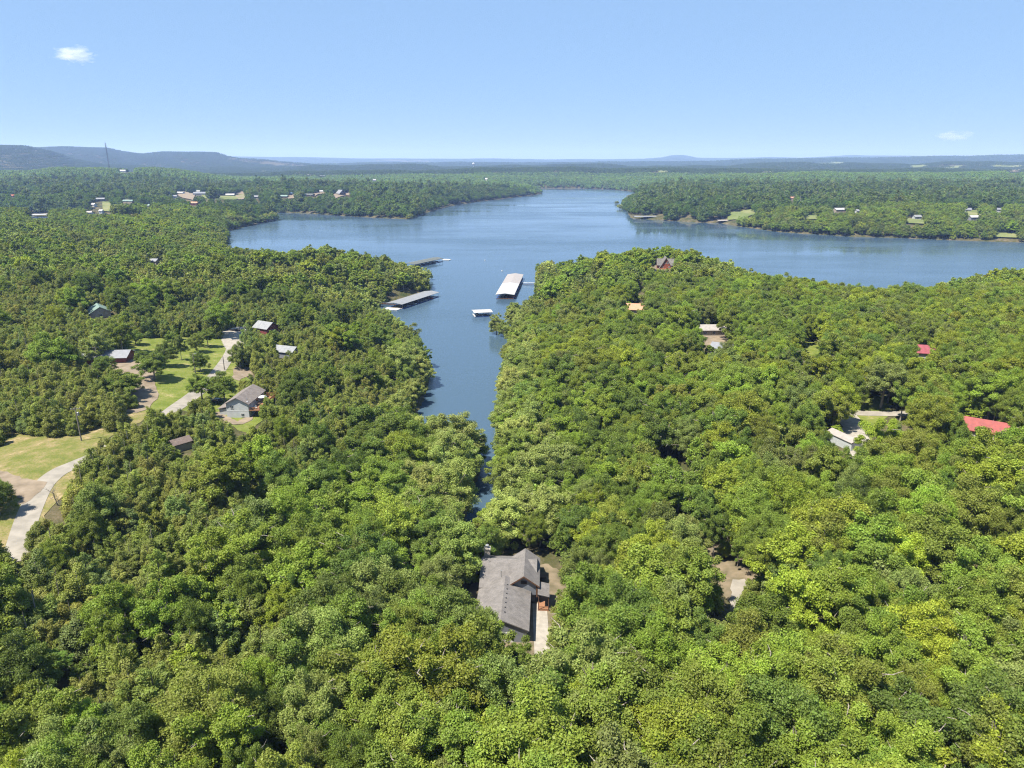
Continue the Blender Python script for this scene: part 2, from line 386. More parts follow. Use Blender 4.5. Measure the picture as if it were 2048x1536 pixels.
# ---------------------------------------------------------------- terrain, one sheet out past the horizon
ang = np.concatenate([np.linspace(-52, 52, 521), np.linspace(56, 304, 63)]); ang = np.radians(ang)
rad = np.concatenate([[0.5], np.geomspace(4, 60000, 560)])
A, RR = np.meshgrid(ang, rad)
TX, TY = RR * np.sin(A), RR * np.cos(A)
TZ = height(TX.ravel(), TY.ravel()).reshape(TX.shape)
TZ = np.where(RR > 30000, np.minimum(TZ, 60), TZ)
na, nr = len(ang), len(rad)
idx = np.arange(nr * na).reshape(nr, na); nx = np.roll(idx, -1, axis=1)
q = np.stack([idx[:-1], idx[1:], nx[1:], nx[:-1]], -1).reshape(-1, 4)
me = np_mesh('ground', np.stack([TX.ravel(), TY.ravel(), TZ.ravel()], 1), q[:, ::-1], [M['ground']], smooth=True)
ground = bpy.data.objects.new('ground', me); COL.objects.link(ground)
tag(ground, 'brown and green forest floor of the wooded hills round the lake', kind='structure')

# ---------------------------------------------------------------- water
m, n, l, b = new_mat('lake_water')
b.inputs['Base Color'].default_value = (0.040, 0.070, 0.105, 1); b.inputs['Specular IOR Level'].default_value = 0.5; b.inputs['IOR'].default_value = 1.33
tc = n.new('ShaderNodeTexCoord')
mp = n.new('ShaderNodeMapping'); mp.inputs['Scale'].default_value = (0.35, 1.0, 1); mp.inputs['Rotation'].default_value = (0, 0, R_(12))
n1 = n.new('ShaderNodeTexNoise'); n1.inputs['Scale'].default_value = 0.55; n1.inputs['Detail'].default_value = 5
n2 = n.new('ShaderNodeTexNoise'); n2.inputs['Scale'].default_value = 0.008; n2.inputs['Detail'].default_value = 6; n2.inputs['Roughness'].default_value = 0.62
mp2 = n.new('ShaderNodeMapping'); mp2.inputs['Scale'].default_value = (0.35, 0.8, 1); mp2.inputs['Rotation'].default_value = (0, 0, R_(-7))
l.new(tc.outputs['Object'], mp.inputs['Vector']); l.new(mp.outputs['Vector'], n1.inputs['Vector'])
l.new(tc.outputs['Object'], mp2.inputs['Vector']); l.new(mp2.outputs['Vector'], n2.inputs['Vector'])
mr = n.new('ShaderNodeMapRange'); mr.inputs['From Min'].default_value = 0.38; mr.inputs['From Max'].default_value = 0.62; mr.inputs['To Min'].default_value = 0.05; mr.inputs['To Max'].default_value = 0.28
l.new(n2.outputs['Fac'], mr.inputs['Value']); l.new(mr.outputs['Result'], b.inputs['Roughness'])
ms = n.new('ShaderNodeMapRange'); ms.inputs['From Min'].default_value = 0.35; ms.inputs['From Max'].default_value = 0.65; ms.inputs['To Min'].default_value = 0.10; ms.inputs['To Max'].default_value = 1.0
bp = n.new('ShaderNodeBump'); bp.inputs['Distance'].default_value = 0.10
l.new(n2.outputs['Fac'], ms.inputs['Value']); l.new(ms.outputs['Result'], bp.inputs['Strength'])
l.new(n1.outputs['Fac'], bp.inputs['Height']); l.new(bp.outputs['Normal'], b.inputs['Normal'])
M['water'] = m
wx0, wx1, wy0, wy1 = LAKE[:, 0].min() - 300, LAKE[:, 0].max() + 300, LAKE[:, 1].min() - 20, LAKE[:, 1].max() + 80
gx = np.linspace(wx0, wx1, 12); gy = np.linspace(wy0, wy1, 12)
mb = MB()
mb.add([(x, y, 0.0) for y in gy for x in gx], [(j * 12 + i, j * 12 + i + 1, (j + 1) * 12 + i + 1, (j + 1) * 12 + i) for j in range(11) for i in range(11)])
lake = mb.build('lake', m); tag(lake, 'wind rippled blue lake with a narrow wooded cove', kind='structure')

# ---------------------------------------------------------------- sheets that follow the ground
from mathutils.geometry import delaunay_2d_cdt
def drape(name, poly_xy, mat, step, lift, label, wob=0.0):
    P = [np.array(p, float) for p in poly_xy]; pts = []
    for a, b_ in zip(P, P[1:] + P[:1]):
        L = np.linalg.norm(b_ - a); k = max(1, int(L / step))
        for i in range(k):
            c = a + (b_ - a) * i / k
            if wob: c = c + wob * np.array([math.sin(c[1] * 1.3 / step + c[0]), math.cos(c[0] * 1.7 / step - c[1])])
            pts.append(c)
    nb = len(pts); pa = np.array(pts)
    g0, g1 = np.meshgrid(np.arange(pa[:, 0].min(), pa[:, 0].max(), step), np.arange(pa[:, 1].min(), pa[:, 1].max(), step))
    g = np.stack([g0.ravel(), g1.ravel()], 1)
    ok = inside(g[:, 0], g[:, 1], pa) & (edge_dist(g[:, 0], g[:, 1], pa) > step * .4)
    allp = [Vector(p) for p in pts] + [Vector(p) for p in g[ok]]
    vs, es, fs, *_ = delaunay_2d_cdt(allp, [], [list(range(nb))], 1, 1e-4)
    xy = np.array([tuple(p) for p in vs]); z = height(xy[:, 0], xy[:, 1]) + lift
    me = bpy.data.meshes.new(name); me.from_pydata([(x, y, zz) for (x, y), zz in zip(xy, z)], [], fs); me.materials.append(mat); me.update()
    for p in me.polygons:
        if p.normal.z < 0: p.flip()
    o = bpy.data.objects.new(name, me); COL.objects.link(o)
    return tag(o, label, kind='structure')
def pimg(*pts): return [hit(u, v)[:2] for u, v in pts]
def strip(pts, wid):
    P = [np.array(p, float) for p in pts]
    wid = [wid] * len(P) if not hasattr(wid, '__len__') else np.interp(np.linspace(0, 1, len(P)), np.linspace(0, 1, len(wid)), wid)
    Lf, Rt = [], []
    for i, p in enumerate(P):
        d = P[min(i + 1, len(P) - 1)] - P[max(i - 1, 0)]; d /= np.linalg.norm(d); nn = np.array([-d[1], d[0]])
        Lf.append(p + nn * wid[i] / 2); Rt.append(p - nn * wid[i] / 2)
    return Lf + Rt[::-1]
def smooth_path(pts, k=6):
    P = np.array(pts, float); out = []
    Q = np.vstack([2 * P[0] - P[1], P, 2 * P[-1] - P[-2]])
    for i in range(1, len(Q) - 2):
        for j in range(k):
            t = j / k; a, b_, c, d = Q[i - 1:i + 3]
            out.append(.5 * ((2 * b_) + (-a + c) * t + (2 * a - 5 * b_ + 4 * c - d) * t * t + (-a + 3 * b_ - 3 * c + d) * t ** 3))
    out.append(P[-1]); return out

drape('lawn', pimg((228, 705), (243, 683), (262, 668), (318, 672), (360, 668), (400, 660), (436, 655), (470, 668), (500, 662), (500, 700), (478, 735), (500, 760), (545, 770), (540, 800), (530, 835), (495, 868), (452, 850), (425, 832), (345, 822), (290, 822), (255, 800), (225, 750)),
      M['lawn'], 3.0, 0.10, 'sunlit mown grass slope between the dirt drive and the curved road', 0.5)
drape('field', pimg((-60, 860), (60, 860), (150, 868), (215, 842), (262, 815), (300, 815), (280, 845), (235, 865), (190, 905), (160, 945), (130, 985), (95, 1030), (70, 1115), (-70, 1125)),
      M['dry_field'], 2.6, 0.10, 'patchy dry grass field beside the left road and utility pole', 0.5)
drape('road', strip(smooth_path(pimg((30, 1125), (38, 1092), (52, 1045), (68, 1005), (82, 978), (97, 960), (120, 943), (150, 930), (200, 908), (262, 872), (320, 838), (357, 812), (395, 785), (430, 752), (452, 722), (464, 698), (466, 680), (466, 664), (462, 655))),
      4.9), M['asphalt'], 1.6, 0.16, 'narrow weathered asphalt road curving past the grass slope')
drape('parking_area', pimg((434, 662), (446, 657), (495, 661), (493, 680), (482, 700), (468, 712), (448, 695), (440, 676)), M['concrete'], 2.5, 0.22, 'wide pale paved turnaround at the top of the road', 0.3)
drape('gravel_drive', strip(smooth_path(pimg((228, 722), (262, 735), (282, 760), (290, 785), (278, 812), (262, 826))), [10, 15, 9, 8, 8, 5]), M['gravel'], 1.8, 0.22, 'sandy gravel drive below the metal roofed house', 0.6)
drape('gravel_apron', pimg((-60, 925), (0, 940), (35, 955), (70, 962), (92, 966), (80, 985), (66, 1000), (30, 1012), (40, 1000), (0, 965), (-60, 960)), M['gravel'], 1.6, 0.20, 'sandy gravel turnoff joining the left road', 0.4)
drape('yard_drive', strip(smooth_path(pimg((512, 812), (505, 828), (490, 842), (468, 848), (445, 836), (430, 826))), [2.8, 2.6, 3.4, 5, 3, 2]), M['gravel'], 1.3, 0.22, 'pale gravel drive curving below the white cottage', 0.3)
drape('roadside_gravel', pimg((480, 728), (500, 735), (528, 738), (520, 752), (497, 752), (478, 762), (462, 758), (468, 740)), M['gravel'], 2.0, 0.2, 'gravel patch between road and white cottage', 0.4)
drape('yard', [(-10, 126), (-8, 113), (7.5, 106), (8.5, 112), (10.5, 122), (13.5, 132), (13.5, 141), (9, 147), (-6, 143), (-10.5, 136)], M['dirt'], 1.5, 0.10, 'bare sandy yard round the grey shingled house', 0.5)
drape('path', [(4.3, 107), (7.2, 107), (7.4, 121), (7.4, 131.2), (4.35, 131.2)], M['concrete'], 1.5, 0.16, 'pale concrete walk along the east wall of the shingled house')
drape('clearing', pimg((1395, 1010), (1425, 1020), (1440, 1070), (1500, 1080), (1560, 1100), (1600, 1160), (1660, 1220), (1700, 1270), (1560, 1290), (1480, 1255), (1440, 1180), (1400, 1090)), M['dirt'], 2.0, 0.1, 'leaf strewn dirt clearing under the trees', 0.6)
drape('driveway', pimg((1462, 1160), (1492, 1160), (1502, 1200), (1500, 1240), (1468, 1240), (1462, 1205)), M['asphalt'], 1.4, 0.2, 'short piece of grey driveway in the dirt clearing', 0.3)
drape('side_road', strip(smooth_path(pimg((1600, 822), (1680, 825), (1760, 828), (1850, 828), (1960, 832))), 4.5), M['asphalt'], 2.0, 0.16, 'grey lane half hidden by trees near the white shed')
drape('shed_drive', strip(smooth_path(pimg((1692, 815), (1700, 842), (1712, 870), (1720, 905), (1716, 930))), [4, 6, 7, 6, 4]), M['concrete'], 1.8, 0.24, 'pale drive beside the white shed', 0.3)
drape('verge', pimg((1700, 792), (1790, 792), (1775, 832), (1745, 880), (1735, 960), (1700, 960), (1690, 900), (1680, 850)), M['lawn'], 2.2, 0.10, 'bright grass strip beside the shed drive', 0.4)
drape('glade', pimg((1598, 672), (1640, 672), (1640, 712), (1598, 712)), M['lawn'], 3, 0.12, 'small bright grass glade among the oaks', 0.4)
drape('house_yard', pimg((1300, 530), (1350, 530), (1348, 548), (1290, 548)), M['dirt'], 3, 0.12, 'bare ground below the A-frame house', 0.3)
drape('grove_yard', pimg((1395, 655), (1465, 655), (1470, 690), (1400, 690)), M['gravel'], 3, 0.12, 'gravel yard below the long pale roofed house', 0.3)
FARPATCH = [([(348, 386), (372, 384), (392, 390), (386, 402), (360, 395)], 'gravel'), ([(398, 388), (422, 386), (424, 398), (416, 402), (404, 394)], 'far_field'), ([(424, 393), (470, 392), (492, 389), (490, 397), (470, 401), (430, 401)], 'far_field'),
            ([(470, 392), (480, 384), (492, 385), (488, 400), (478, 401)], 'gravel'), ([(620, 390), (650, 383), (655, 386), (630, 394)], 'gravel'), ([(664, 390), (702, 386), (704, 392), (672, 398)], 'gravel'),
            ([(572, 393), (592, 390), (590, 398), (576, 399)], 'gravel'), ([(205, 405), (222, 405), (222, 425), (206, 424)], 'far_field'), ([(180, 425), (290, 427), (286, 431), (190, 431)], 'far_field'),
            ([(1455, 428), (1505, 420), (1512, 430), (1480, 440), (1455, 442)], 'far_field'), ([(1608, 432), (1640, 430), (1636, 440), (1612, 441)], 'far_field'),
            ([(1930, 422), (1960, 422), (1968, 434), (1936, 434)], 'far_field'), ([(1810, 438), (1860, 442), (1850, 450), (1812, 448)], 'far_field'), ([(1990, 468), (2030, 468), (2040, 478), (1985, 476)], 'far_field'),
            ([(1312, 342), (1345, 340), (1348, 345), (1320, 347)], 'far_field'), ([(1526, 342), (1555, 342), (1552, 346), (1528, 346)], 'far_field'), ([(1815, 331), (1860, 330), (1850, 336), (1820, 337)], 'far_field'),
            ([(1880, 334), (1925, 332), (1920, 337), (1885, 338)], 'far_field'), ([(1975, 330), (2048, 329), (2048, 334), (1985, 335)], 'far_field'), ([(2010, 340), (2048, 337), (2060, 344), (2020, 346)], 'gravel'),
            ([(1636, 326), (1690, 324), (1690, 328), (1640, 329)], 'far_field')]
for i, (pl, mt) in enumerate(FARPATCH):
    W_ = pimg(*pl); dd = np.linalg.norm(W_[0])
    try: drape('pasture' if mt == 'far_field' else 'bare_ground', W_, M[mt], dd * 0.012, 1.0 + dd * .0006, ('pale open pasture' if mt == 'far_field' else 'pale bare ground') + ' among the far woods')
    except Exception as e: print('far patch', i, e)

# ---------------------------------------------------------------- buildings
def window(par, x, y, z, w, h, side, frame='trim_white'):
    """a framed window on a wall: side '-y', '+y', '-x' or '+x'"""
    f = MB(); g = MB(); t = .09; s = -1 if side[0] == '-' else 1
    def bx(mb, a0, a1, z0, z1, d0, d1):
        if side[1] == 'y': mb.box(x + a0, x + a1, min(y + s * d0, y + s * d1), max(y + s * d0, y + s * d1), z0, z1)
        else: mb.box(min(x + s * d0, x + s * d1), max(x + s * d0, x + s * d1), y + a0, y + a1, z0, z1)
    bx(f, -w / 2 - t, w / 2 + t, z + h, z + h + t, 0.003, .07); bx(f, -w / 2 - t, w / 2 + t, z - t, z, 0.003, .09)
    bx(f, -w / 2 - t, -w / 2, z, z + h, 0.003, .07); bx(f, w / 2, w / 2 + t, z, z + h, 0.003, .07); bx(f, -.025, .025, z, z + h, 0.003, .06)
    bx(g, -w / 2, w / 2, z, z + h, 0.002, .03)
    fo = f.build('window', M[frame], par); g.build('pane', M['glass'], fo); return fo

def door(par, x, y, z, w, h, side, mat='trim_brown'):
    d = MB(); k = MB(); s = -1 if side[0] == '-' else 1
    if side[1] == 'y':
        d.box(x - w / 2, x + w / 2, min(y, y + s * .06), max(y, y + s * .06), z, z + h); d.box(x - w / 2 - .1, x + w / 2 + .1, min(y, y + s * .03), max(y, y + s * .03), z, z + h + .1)
        k.box(x + w / 2 - .18, x + w / 2 - .1, min(y + s * .06, y + s * .12), max(y + s * .06, y + s * .12), z + 1, z + 1.1)
    else:
        d.box(min(x, x + s * .06), max(x, x + s * .06), y - w / 2, y + w / 2, z, z + h); d.box(min(x, x + s * .03), max(x, x + s * .03), y - w / 2 - .1, y + w / 2 + .1, z, z + h + .1)
        k.box(min(x + s * .06, x + s * .12), max(x + s * .06, x + s * .12), y + w / 2 - .18, y + w / 2 - .1, z + 1, z + 1.1)
    do = d.build('door', M[mat], par); k.build('handle', M['steel'], do); return do

def gable_wall(W_, L, h, rh, y0=None, cx=0, z0=0):
    """walls closed by two gables, ridge along y"""
    y0 = -L / 2 if y0 is None else y0
    return MB().prism([(cx - W_ / 2, z0), (cx + W_ / 2, z0), (cx + W_ / 2, h), (cx, h + rh), (cx - W_ / 2, h)], y0, y0 + L)

def gable_roof(W_, L, h, rh, ov=.45, th=.16, y0=None, cx=0, ridge_at=0.0):
    y0 = -L / 2 if y0 is None else y0; sl_ = rh / (W_ / 2); e = h - ov * sl_; xl, xr = cx - W_ / 2 - ov, cx + W_ / 2 + ov; p = h + rh
    return MB().prism([(xl, e + .02), (cx, p + .02), (xr, e + .02), (xr, e + th), (cx, p + th + .05), (xl, e + th)], y0 - ov, y0 + L + ov)

def simple_house(name, P, rz, W_, L, h, rh, wall, roof, label, cat='house', wins=(), doors=(), chimney=None, frame='trim_white', fascia=None, ov=.45, porch=None, group=None):
    t = empty(name, (P[0], P[1], P[2] - .05), rz, label, cat, group)
    wl_ = gable_wall(W_, L, h, rh).build('wall', M[wall], t)
    rf = gable_roof(W_, L, h, rh, ov).build('roof', M[roof], t)
    if fascia:
        sl_ = rh / (W_ / 2); e = h - ov * sl_
        for yy in (-L / 2 - ov - .04, L / 2 + ov):
            MB().prism([(-W_ / 2 - ov, e - .12), (0, h + rh - .12), (W_ / 2 + ov, e - .12), (W_ / 2 + ov, e + .17), (0, h + rh + .2), (-W_ / 2 - ov, e + .17)], yy, yy + .04).build('fascia', M[fascia], t)
    for w_ in wins: window(t, *w_, frame)
    for d_ in doors: door(t, *d_)
    if chimney:
        cx, cy, cs, ch = chimney; MB().box(cx - cs / 2, cx + cs / 2, cy - cs / 2, cy + cs / 2, h * .6, h + rh + ch).box(cx - cs / 2 - .08, cx + cs / 2 + .08, cy - cs / 2 - .08, cy + cs / 2 + .08, h + rh + ch, h + rh + ch + .12).build('chimney', M['stone'], rf)
    if porch:
        x0, x1, y0, y1, ph, rm = porch
        MB().prism([(x0, ph), (x1, ph - .5), (x1, ph - .36), (x0, ph + .14)], y0, y1).build('porch_roof', M[rm], t)
        for yy in np.linspace(y0 + .2, y1 - .2, 4):
            xx = x1 - .2 if abs(x1) > abs(x0) else x0 + .2
            MB().box(xx - .07, xx + .07, yy - .07, yy + .07, -.3, ph - .42).build('post', M['trim_white'], t)
        MB().box(x0, x1, y0, y1, -.3, .1).build('porch_floor', M['deck'], t)
    return t

# --- the big shingled house in the middle
def main_house():
    z = MAINZ
    t = empty('shingled_house', (0, 132, z), R_(-3), 'large grey shingled house with cross gable and stone chimney at the head of the cove', 'house')
    # local: y = world y - 132
    gx, gw, gl = -1.5, 10.6, 17.0          # garage wing: ridge along y
    wall = gable_wall(10.2, 14.6, 3.2, 2.1, -13.6, -1.5).build('wall', M['grey_siding'], t)
    mainw = MB().prism([(0.2, -.2), (12.2, -.2), (12.2, 3.6), (6.2, 6.5), (0.2, 3.6)], -6.7, 4.9, 'X'); mainw.build('wall', M['grey_siding'], t)
    # front cross gable wall, ridge along y, facing the camera
    gw_ = gable_wall(5.6, 10.2, 5.0, 2.0, -.7, 2.55, 2.4); gw_.build('gable_wall', M['grey_siding'], t)
    MB().prism([(5.35, -.2), (5.36, -.2), (5.36, 5.0), (5.35, 5.0)], 5.0, 9.4).build('side_wall', M['dark_wood'], t)
    r1 = gable_roof(10.2, 14.6, 3.2, 2.1, .5, .18, -13.6, -1.5).build('garage_roof', M['shingle_grey'], t)
    s = 2.9 / 6.0
    MB().prism([(-.35, 3.6 - .55 * s + .02), (6.2, 6.52), (12.75, 3.6 - .55 * s + .02), (12.75, 3.6 - .55 * s + .2), (6.2, 6.76), (-.35, 3.6 - .55 * s + .2)], -7.1, 5.25, 'X').build('main_roof', M['shingle_grey'], t)
    r3 = gable_roof(5.6, 10.3, 5.0, 2.0, .55, .18, -.75, 2.55).build('gable_roof', M['shingle_grey'], t)
    # brown fascia along the front gable
    e = 5.0 - .55 * 2.0 / 2.8
    for xx0, xx1, za, zb in ((-.8, 2.55, e, 7.0), (2.55, 5.9, 7.0, e)):
        MB().prism([(xx0, za - .14), (xx1, zb - .14), (xx1, zb + .2), (xx0, za + .2)], -1.36, -1.31).build('fascia', M['trim_brown'], t)
    MB().box(5.15, 5.5, -1.0, -.6, 2.0, 4.6).build('corner_board', M['trim_brown'], t)
    vb = MB().box(1.9, 3.2, -.76, -.70, 5.0, 5.75); vo = vb.build('gable_vent', M['trim_brown'], t)
    sb = MB()
    for k in range(6): sb.box(1.95, 3.15, -.80, -.765, 5.05 + k * .115, 5.11 + k * .115)
    sb.build('louvre', M['black'], vo)
    # roof vents along the garage ridge, plumbing stack
    for k in range(7):
        yy = -1.6 - k * 1.6; MB().box(-1.0, -.72, yy - .16, yy + .16, 5.08, 5.32).build('ridge_vent', M['black'], r1)
    MB().tube([(-2.4, 1.4, 3.9), (-2.4, 1.4, 6.6)], .07, 8).lathe([(.13, 0), (.13, .18)], (-2.4, 1.4, 6.6), 8).build('flue', M['steel'], t)
    MB().tube([(-5.2, 5.4, 5.6), (-5.2, 5.4, 6.7)], .06, 8).build('vent_pipe', M['steel'], t)
    # chimney with cap
    ch = MB().box(-6.6, -5.3, 7.2, 8.4, -.2, 8.2).build('chimney', M['stone'], t)
    MB().box(-6.72, -5.18, 7.08, 8.52, 8.2, 8.42).build('chimney_crown', M['concrete'], ch)
    MB().lathe([(.28, 0), (.28, .5), (.42, .55), (.42, .7), (.1, .8)], (-5.95, 7.8, 8.42), 10).build('chimney_cap', M['steel'], ch)
    # porch on the east side
    pr = MB().prism([(5.55, 4.0), (8.0, 3.45), (8.0, 3.62), (5.55, 4.17)], -3.2, 1.8).build('porch_roof', M['shingle_grey'], t)
    for xx, yy in ((7.85, -3.0), (7.85, -.7), (7.85, 1.6), (5.75, -3.0)):
        MB().box(xx - .08, xx + .08, yy - .08, yy + .08, -.1, 3.5).build('porch_post', M['trim_brown'], t)
    MB().box(5.6, 7.95, -3.1, 1.7, -.1, .35).build('porch_floor', M['deck'], t)
    rl = MB().box(5.8, 7.8, -3.12, -3.04, 1.15, 1.25)
    for k in range(11): rl.box(5.82 + k * .19, 5.87 + k * .19, -3.1, -3.06, .35, 1.15)
    rl.build('railing', M['deck'], t)
    # north-east deck stair
    MB().prism([(7.5, 1.2), (12.6, -.9), (12.6, -.6), (7.5, 1.5)], 5.9, 7.3, 'X').build('stair', M['dark_wood'], t)
    window(t, 5.36, 7.2, 1.0, 1.4, 1.2, '+x'); window(t, 5.36, 4.2, 3.6, 1.0, .9, '+x')
    window(t, 3.6, -8.0, 1.0, 1.2, 1.1, '+x'); window(t, 3.6, -11.0, 1.0, 1.2, 1.1, '+x'); door(t, 3.6, -2.6, .1, .95, 2.1, '+x')
    door(t, -1.5, -13.6, .0, 4.8, 2.3, '-y', 'trim_white')
    window(t, -6.6, -9, 1.0, 1.3, 1.1, '-x'); window(t, -6.7, 4, 1.0, 1.5, 1.2, '-x')
    u = MB().box(-7.6, -6.85, 1.0, 1.75, -.1, .75).lathe([(.3, 0), (.3, .05)], (-7.22, 1.38, .75), 10).build('condenser_unit', M['steel'], t)
    MB().box(-.2, 5.0, 9.6, 12.4, -.6, .3).build('rear_deck', M['deck'], t)
    return t
main_house()

def cottage():
    P = P_cottage; z = P[2] - .2
    t = empty('white_cottage', (P[0], P[1], z), R_(-2), 'two storey white cottage with tan roof and raised cedar deck', 'house')
    gable_wall(7.4, 14.4, 5.3, 1.9).build('wall', M['white_siding'], t)
    rf = gable_roof(7.4, 14.4, 5.3, 1.9, .55, .17).build('roof', M['shingle_tan'], t)
    MB().tube([(2.6, -5.4, 5.9), (2.6, -5.4, 6.7)], .07, 8).build('vent_pipe', M['white_paint'], rf)
    MB().lathe([(.05, 0), (.05, .35)], (3.2, -6.4, 5.4)).lathe([(.32, 0), (.36, .08), (.1, .1)], (3.2, -6.4, 5.75)).build('satellite_dish', M['white_paint'], rf)
    MB().box(-3.71, 3.71, -7.24, -7.203, 2.6, 2.72).build('belt_board', M['trim_white'], t)
    MB().box(-7.4, -3.72, -4.6, 4.4, -.4, 2.5).build('side_annex', M['white_siding'], t)
    MB().prism([(-7.9, 2.4), (-3.72, 3.3), (-3.72, 3.45), (-7.9, 2.55)], -5, 4.8).build('annex_roof', M['shingle_tan'], t)
    window(t, 1.6, -7.2, .7, 1.0, 1.1, '-y'); window(t, -1.8, -7.2, 3.4, 1.0, 1.1, '-y')
    door(t, 3.7, -4.2, 2.95, 1.8, 2.1, '+x', 'trim_white'); window(t, 3.7, 0.2, 3.6, 1.5, 1.1, '+x'); window(t, 3.7, 4.6, 3.6, 1.3, 1.1, '+x')
    d = MB().box(3.75, 7.4, -7.1, 8.8, 2.7, 2.9).build('deck', M['deck'], t)
    for yy in (-6.8, -3, 1, 5, 8.5): MB().box(7.15, 7.33, yy - .09, yy + .09, -1.4, 2.7).build('deck_post', M['dark_wood'], t)
    rl = MB()
    rl.box(3.8, 7.4, -7.1, -7.0, 3.8, 3.9).box(7.3, 7.4, -7.1, 8.8, 3.8, 3.9).box(3.8, 7.4, 8.7, 8.8, 3.8, 3.9)
    for k in range(19): rl.box(3.82 + k * .19, 3.9 + k * .19, -7.08, -7.03, 2.9, 3.8)
    for k in range(80): rl.box(7.33, 7.38, -7.0 + k * .2, -6.92 + k * .2, 2.9, 3.8)
    for k in range(19): rl.box(3.82 + k * .19, 3.9 + k * .19, 8.72, 8.77, 2.9, 3.8)
    rl.build('railing', M['deck'], t)
    def out(x, y, zz):
        c, s = math.cos(R_(-2)), math.sin(R_(-2)); return (P[0] + x * c - y * s, P[1] + x * s + y * c, z + zz)
    um = empty('patio_umbrella', out(5.4, 1.0, 2.9), 0, 'white patio umbrella standing open on the cottage deck', 'umbrella')
    MB().lathe([(.3, 0), (.3, .08), (.03, .1), (.03, 2.5)], n=10).build('pole', M['steel'], um)
    MB().lathe([(1.5, 2.05), (.8, 2.4), (.06, 2.62), (.05, 2.58), (.78, 2.36), (1.48, 2.03)], n=8).build('canopy', M['white_paint'], um)
    tb = empty('patio_table', out(5.3, -1.9, 2.9), 0, 'dark patio table in front of the umbrella on the deck', 'table')
    MB().lathe([(.6, .7), (.6, .75)], n=12).build('table_top', M['dark_wood'], tb); MB().lathe([(.25, 0), (.06, .08), (.06, .7)], n=8).build('pedestal', M['black'], tb)
    for k, (x, y) in enumerate(((4.7, -4.6), (5.5, -5.3))):
        c = empty('deck_chair', out(x, y, 2.9), .6 * k, ('pale deck chair nearest the railing corner of the cottage deck', 'pale deck chair nearer the cottage wall on the deck')[1 - k], 'chair')
        MB().box(-.3, .3, -.3, .3, .38, .44).build('seat', M['white_paint'], c); MB().box(-.3, .3, .26, .32, .44, .95).build('backrest', M['white_paint'], c)
        for a in (-.26, .26):
            for b_ in (-.26, .26): MB().box(a - .03, a + .03, b_ - .03, b_ + .03, 0, .38).build('leg', M['white_paint'], c)
cottage()

simple_house('ranch_house', P_metal, R_(96), 8.5, 19, 2.7, 1.7, 'red_siding', 'metal_grey', 'long dark red house under a grey metal roof with open carport end', wins=[(0 - 4.25, 2, 1, 1.2, 1, '-x'), (-4.25, -4, 1, 1.2, 1, '-x')], doors=[(-4.25, 6, 0, .95, 2.1, '-x')], ov=.9,
             porch=(4.3, 7.6, -9, 2, 2.9, 'metal_grey'), frame='trim_white')
simple_house('green_roof_house', P_green, R_(35), 9, 12, 3.0, 2.6, 'tan_siding', 'metal_green', 'house under a pale green metal roof deep in the left woods', wins=[(0, -6, 1, 1.2, 1, '-y')], ov=.6)
simple_house('cabin', P_redwall, R_(60), 7.5, 9.5, 3.0, 2.4, 'red_siding', 'metal_silver', 'cabin with light grey roof and red gable near the top of the road', wins=[(0, -4.75, 1, 1.2, 1, '-y')], ov=.6)
simple_house('garden_shed', P_shed, R_(-40), 3.6, 5, 2.3, 1.0, 'tan_siding', 'shingle_brown', 'small shed with brownish shingle roof in the cedar wood', 'shed', doors=[(0, -2.5, 0, 1, 1.9, '-y')], ov=.3)
simple_house('grey_cabin', P_hidden, R_(70), 7, 10, 2.8, 1.8, 'grey_siding', 'metal_silver', 'grey roofed cabin hidden behind trees right of the road', wins=[(0, -5, 1, 1.2, 1, '-y')])
simple_house('bungalow', P_terra, R_(80), 9, 11, 2.9, 2.3, 'tan_siding', 'terracotta', 'bungalow with terracotta coloured roof in the wood below the A-frame', wins=[(0, -5.5, 1, 1.2, 1, '-y')], ov=.6)
simple_house('white_roof_house', P_white, R_(92), 8, 15, 2.9, 1.6, 'tan_siding', 'metal_cream', 'long house with a pale roof among the right hand oaks', wins=[(-4, 0, 1, 1.2, 1, '-x'), (-4, 4, 1, 1.2, 1, '-x')], ov=.6)
simple_house('grey_roof_house', P_greyroof, R_(60), 7, 9, 2.8, 1.6, 'grey_siding', 'metal_grey', 'house with a bluish grey roof just below the long pale roofed house', wins=[(0, -4.5, 1, 1.2, 1, '-y')])
simple_house('blue_red_house', P_redblue, R_(25), 6, 8, 3.0, 1.8, 'red_siding', 'metal_blue', 'small red walled house with bright blue roof in deep shade', wins=[(0, -4, 1, 1.2, 1, '-y')])
simple_house('blue_roof_house', P_blue2, R_(100), 6, 9, 2.8, 1.6, 'tan_siding', 'metal_blue', 'house showing a strip of pale blue roof between the oaks', wins=[(-3, 0, 1, 1.2, 1, '-x')])
simple_house('crimson_roof_house', P_pink, R_(75), 8, 10, 3.2, 2.2, 'white_siding', 'metal_pink', 'white walled house with a crimson metal roof', wins=[(-4, 0, 1, 1.2, 1, '-x'), (0, -5, 1, 1.2, 1, '-y')], ov=.6)
simple_house('red_roof_house', P_red2, R_(55), 8, 13, 3.0, 2.2, 'tan_siding', 'metal_red', 'house under a large faded red roof behind the shed drive', wins=[(0, -6.5, 1, 1.2, 1, '-y'), (-4, 0, 1, 1.2, 1, '-x')], ov=.6)
simple_house('brown_roof_house', P_brown, R_(65), 7, 9, 2.8, 1.8, 'dark_wood', 'shingle_brown', 'brown shingled roof showing between dense oaks', wins=[(0, -4.5, 1, 1.2, 1, '-y')])
simple_house('hillside_cabin', P_grey0, R_(80), 6, 8, 2.8, 1.6, 'tan_siding', 'metal_grey', 'small grey roofed cabin high in the left hand woods', wins=[(0, -4, 1, 1.2, 1, '-y')])
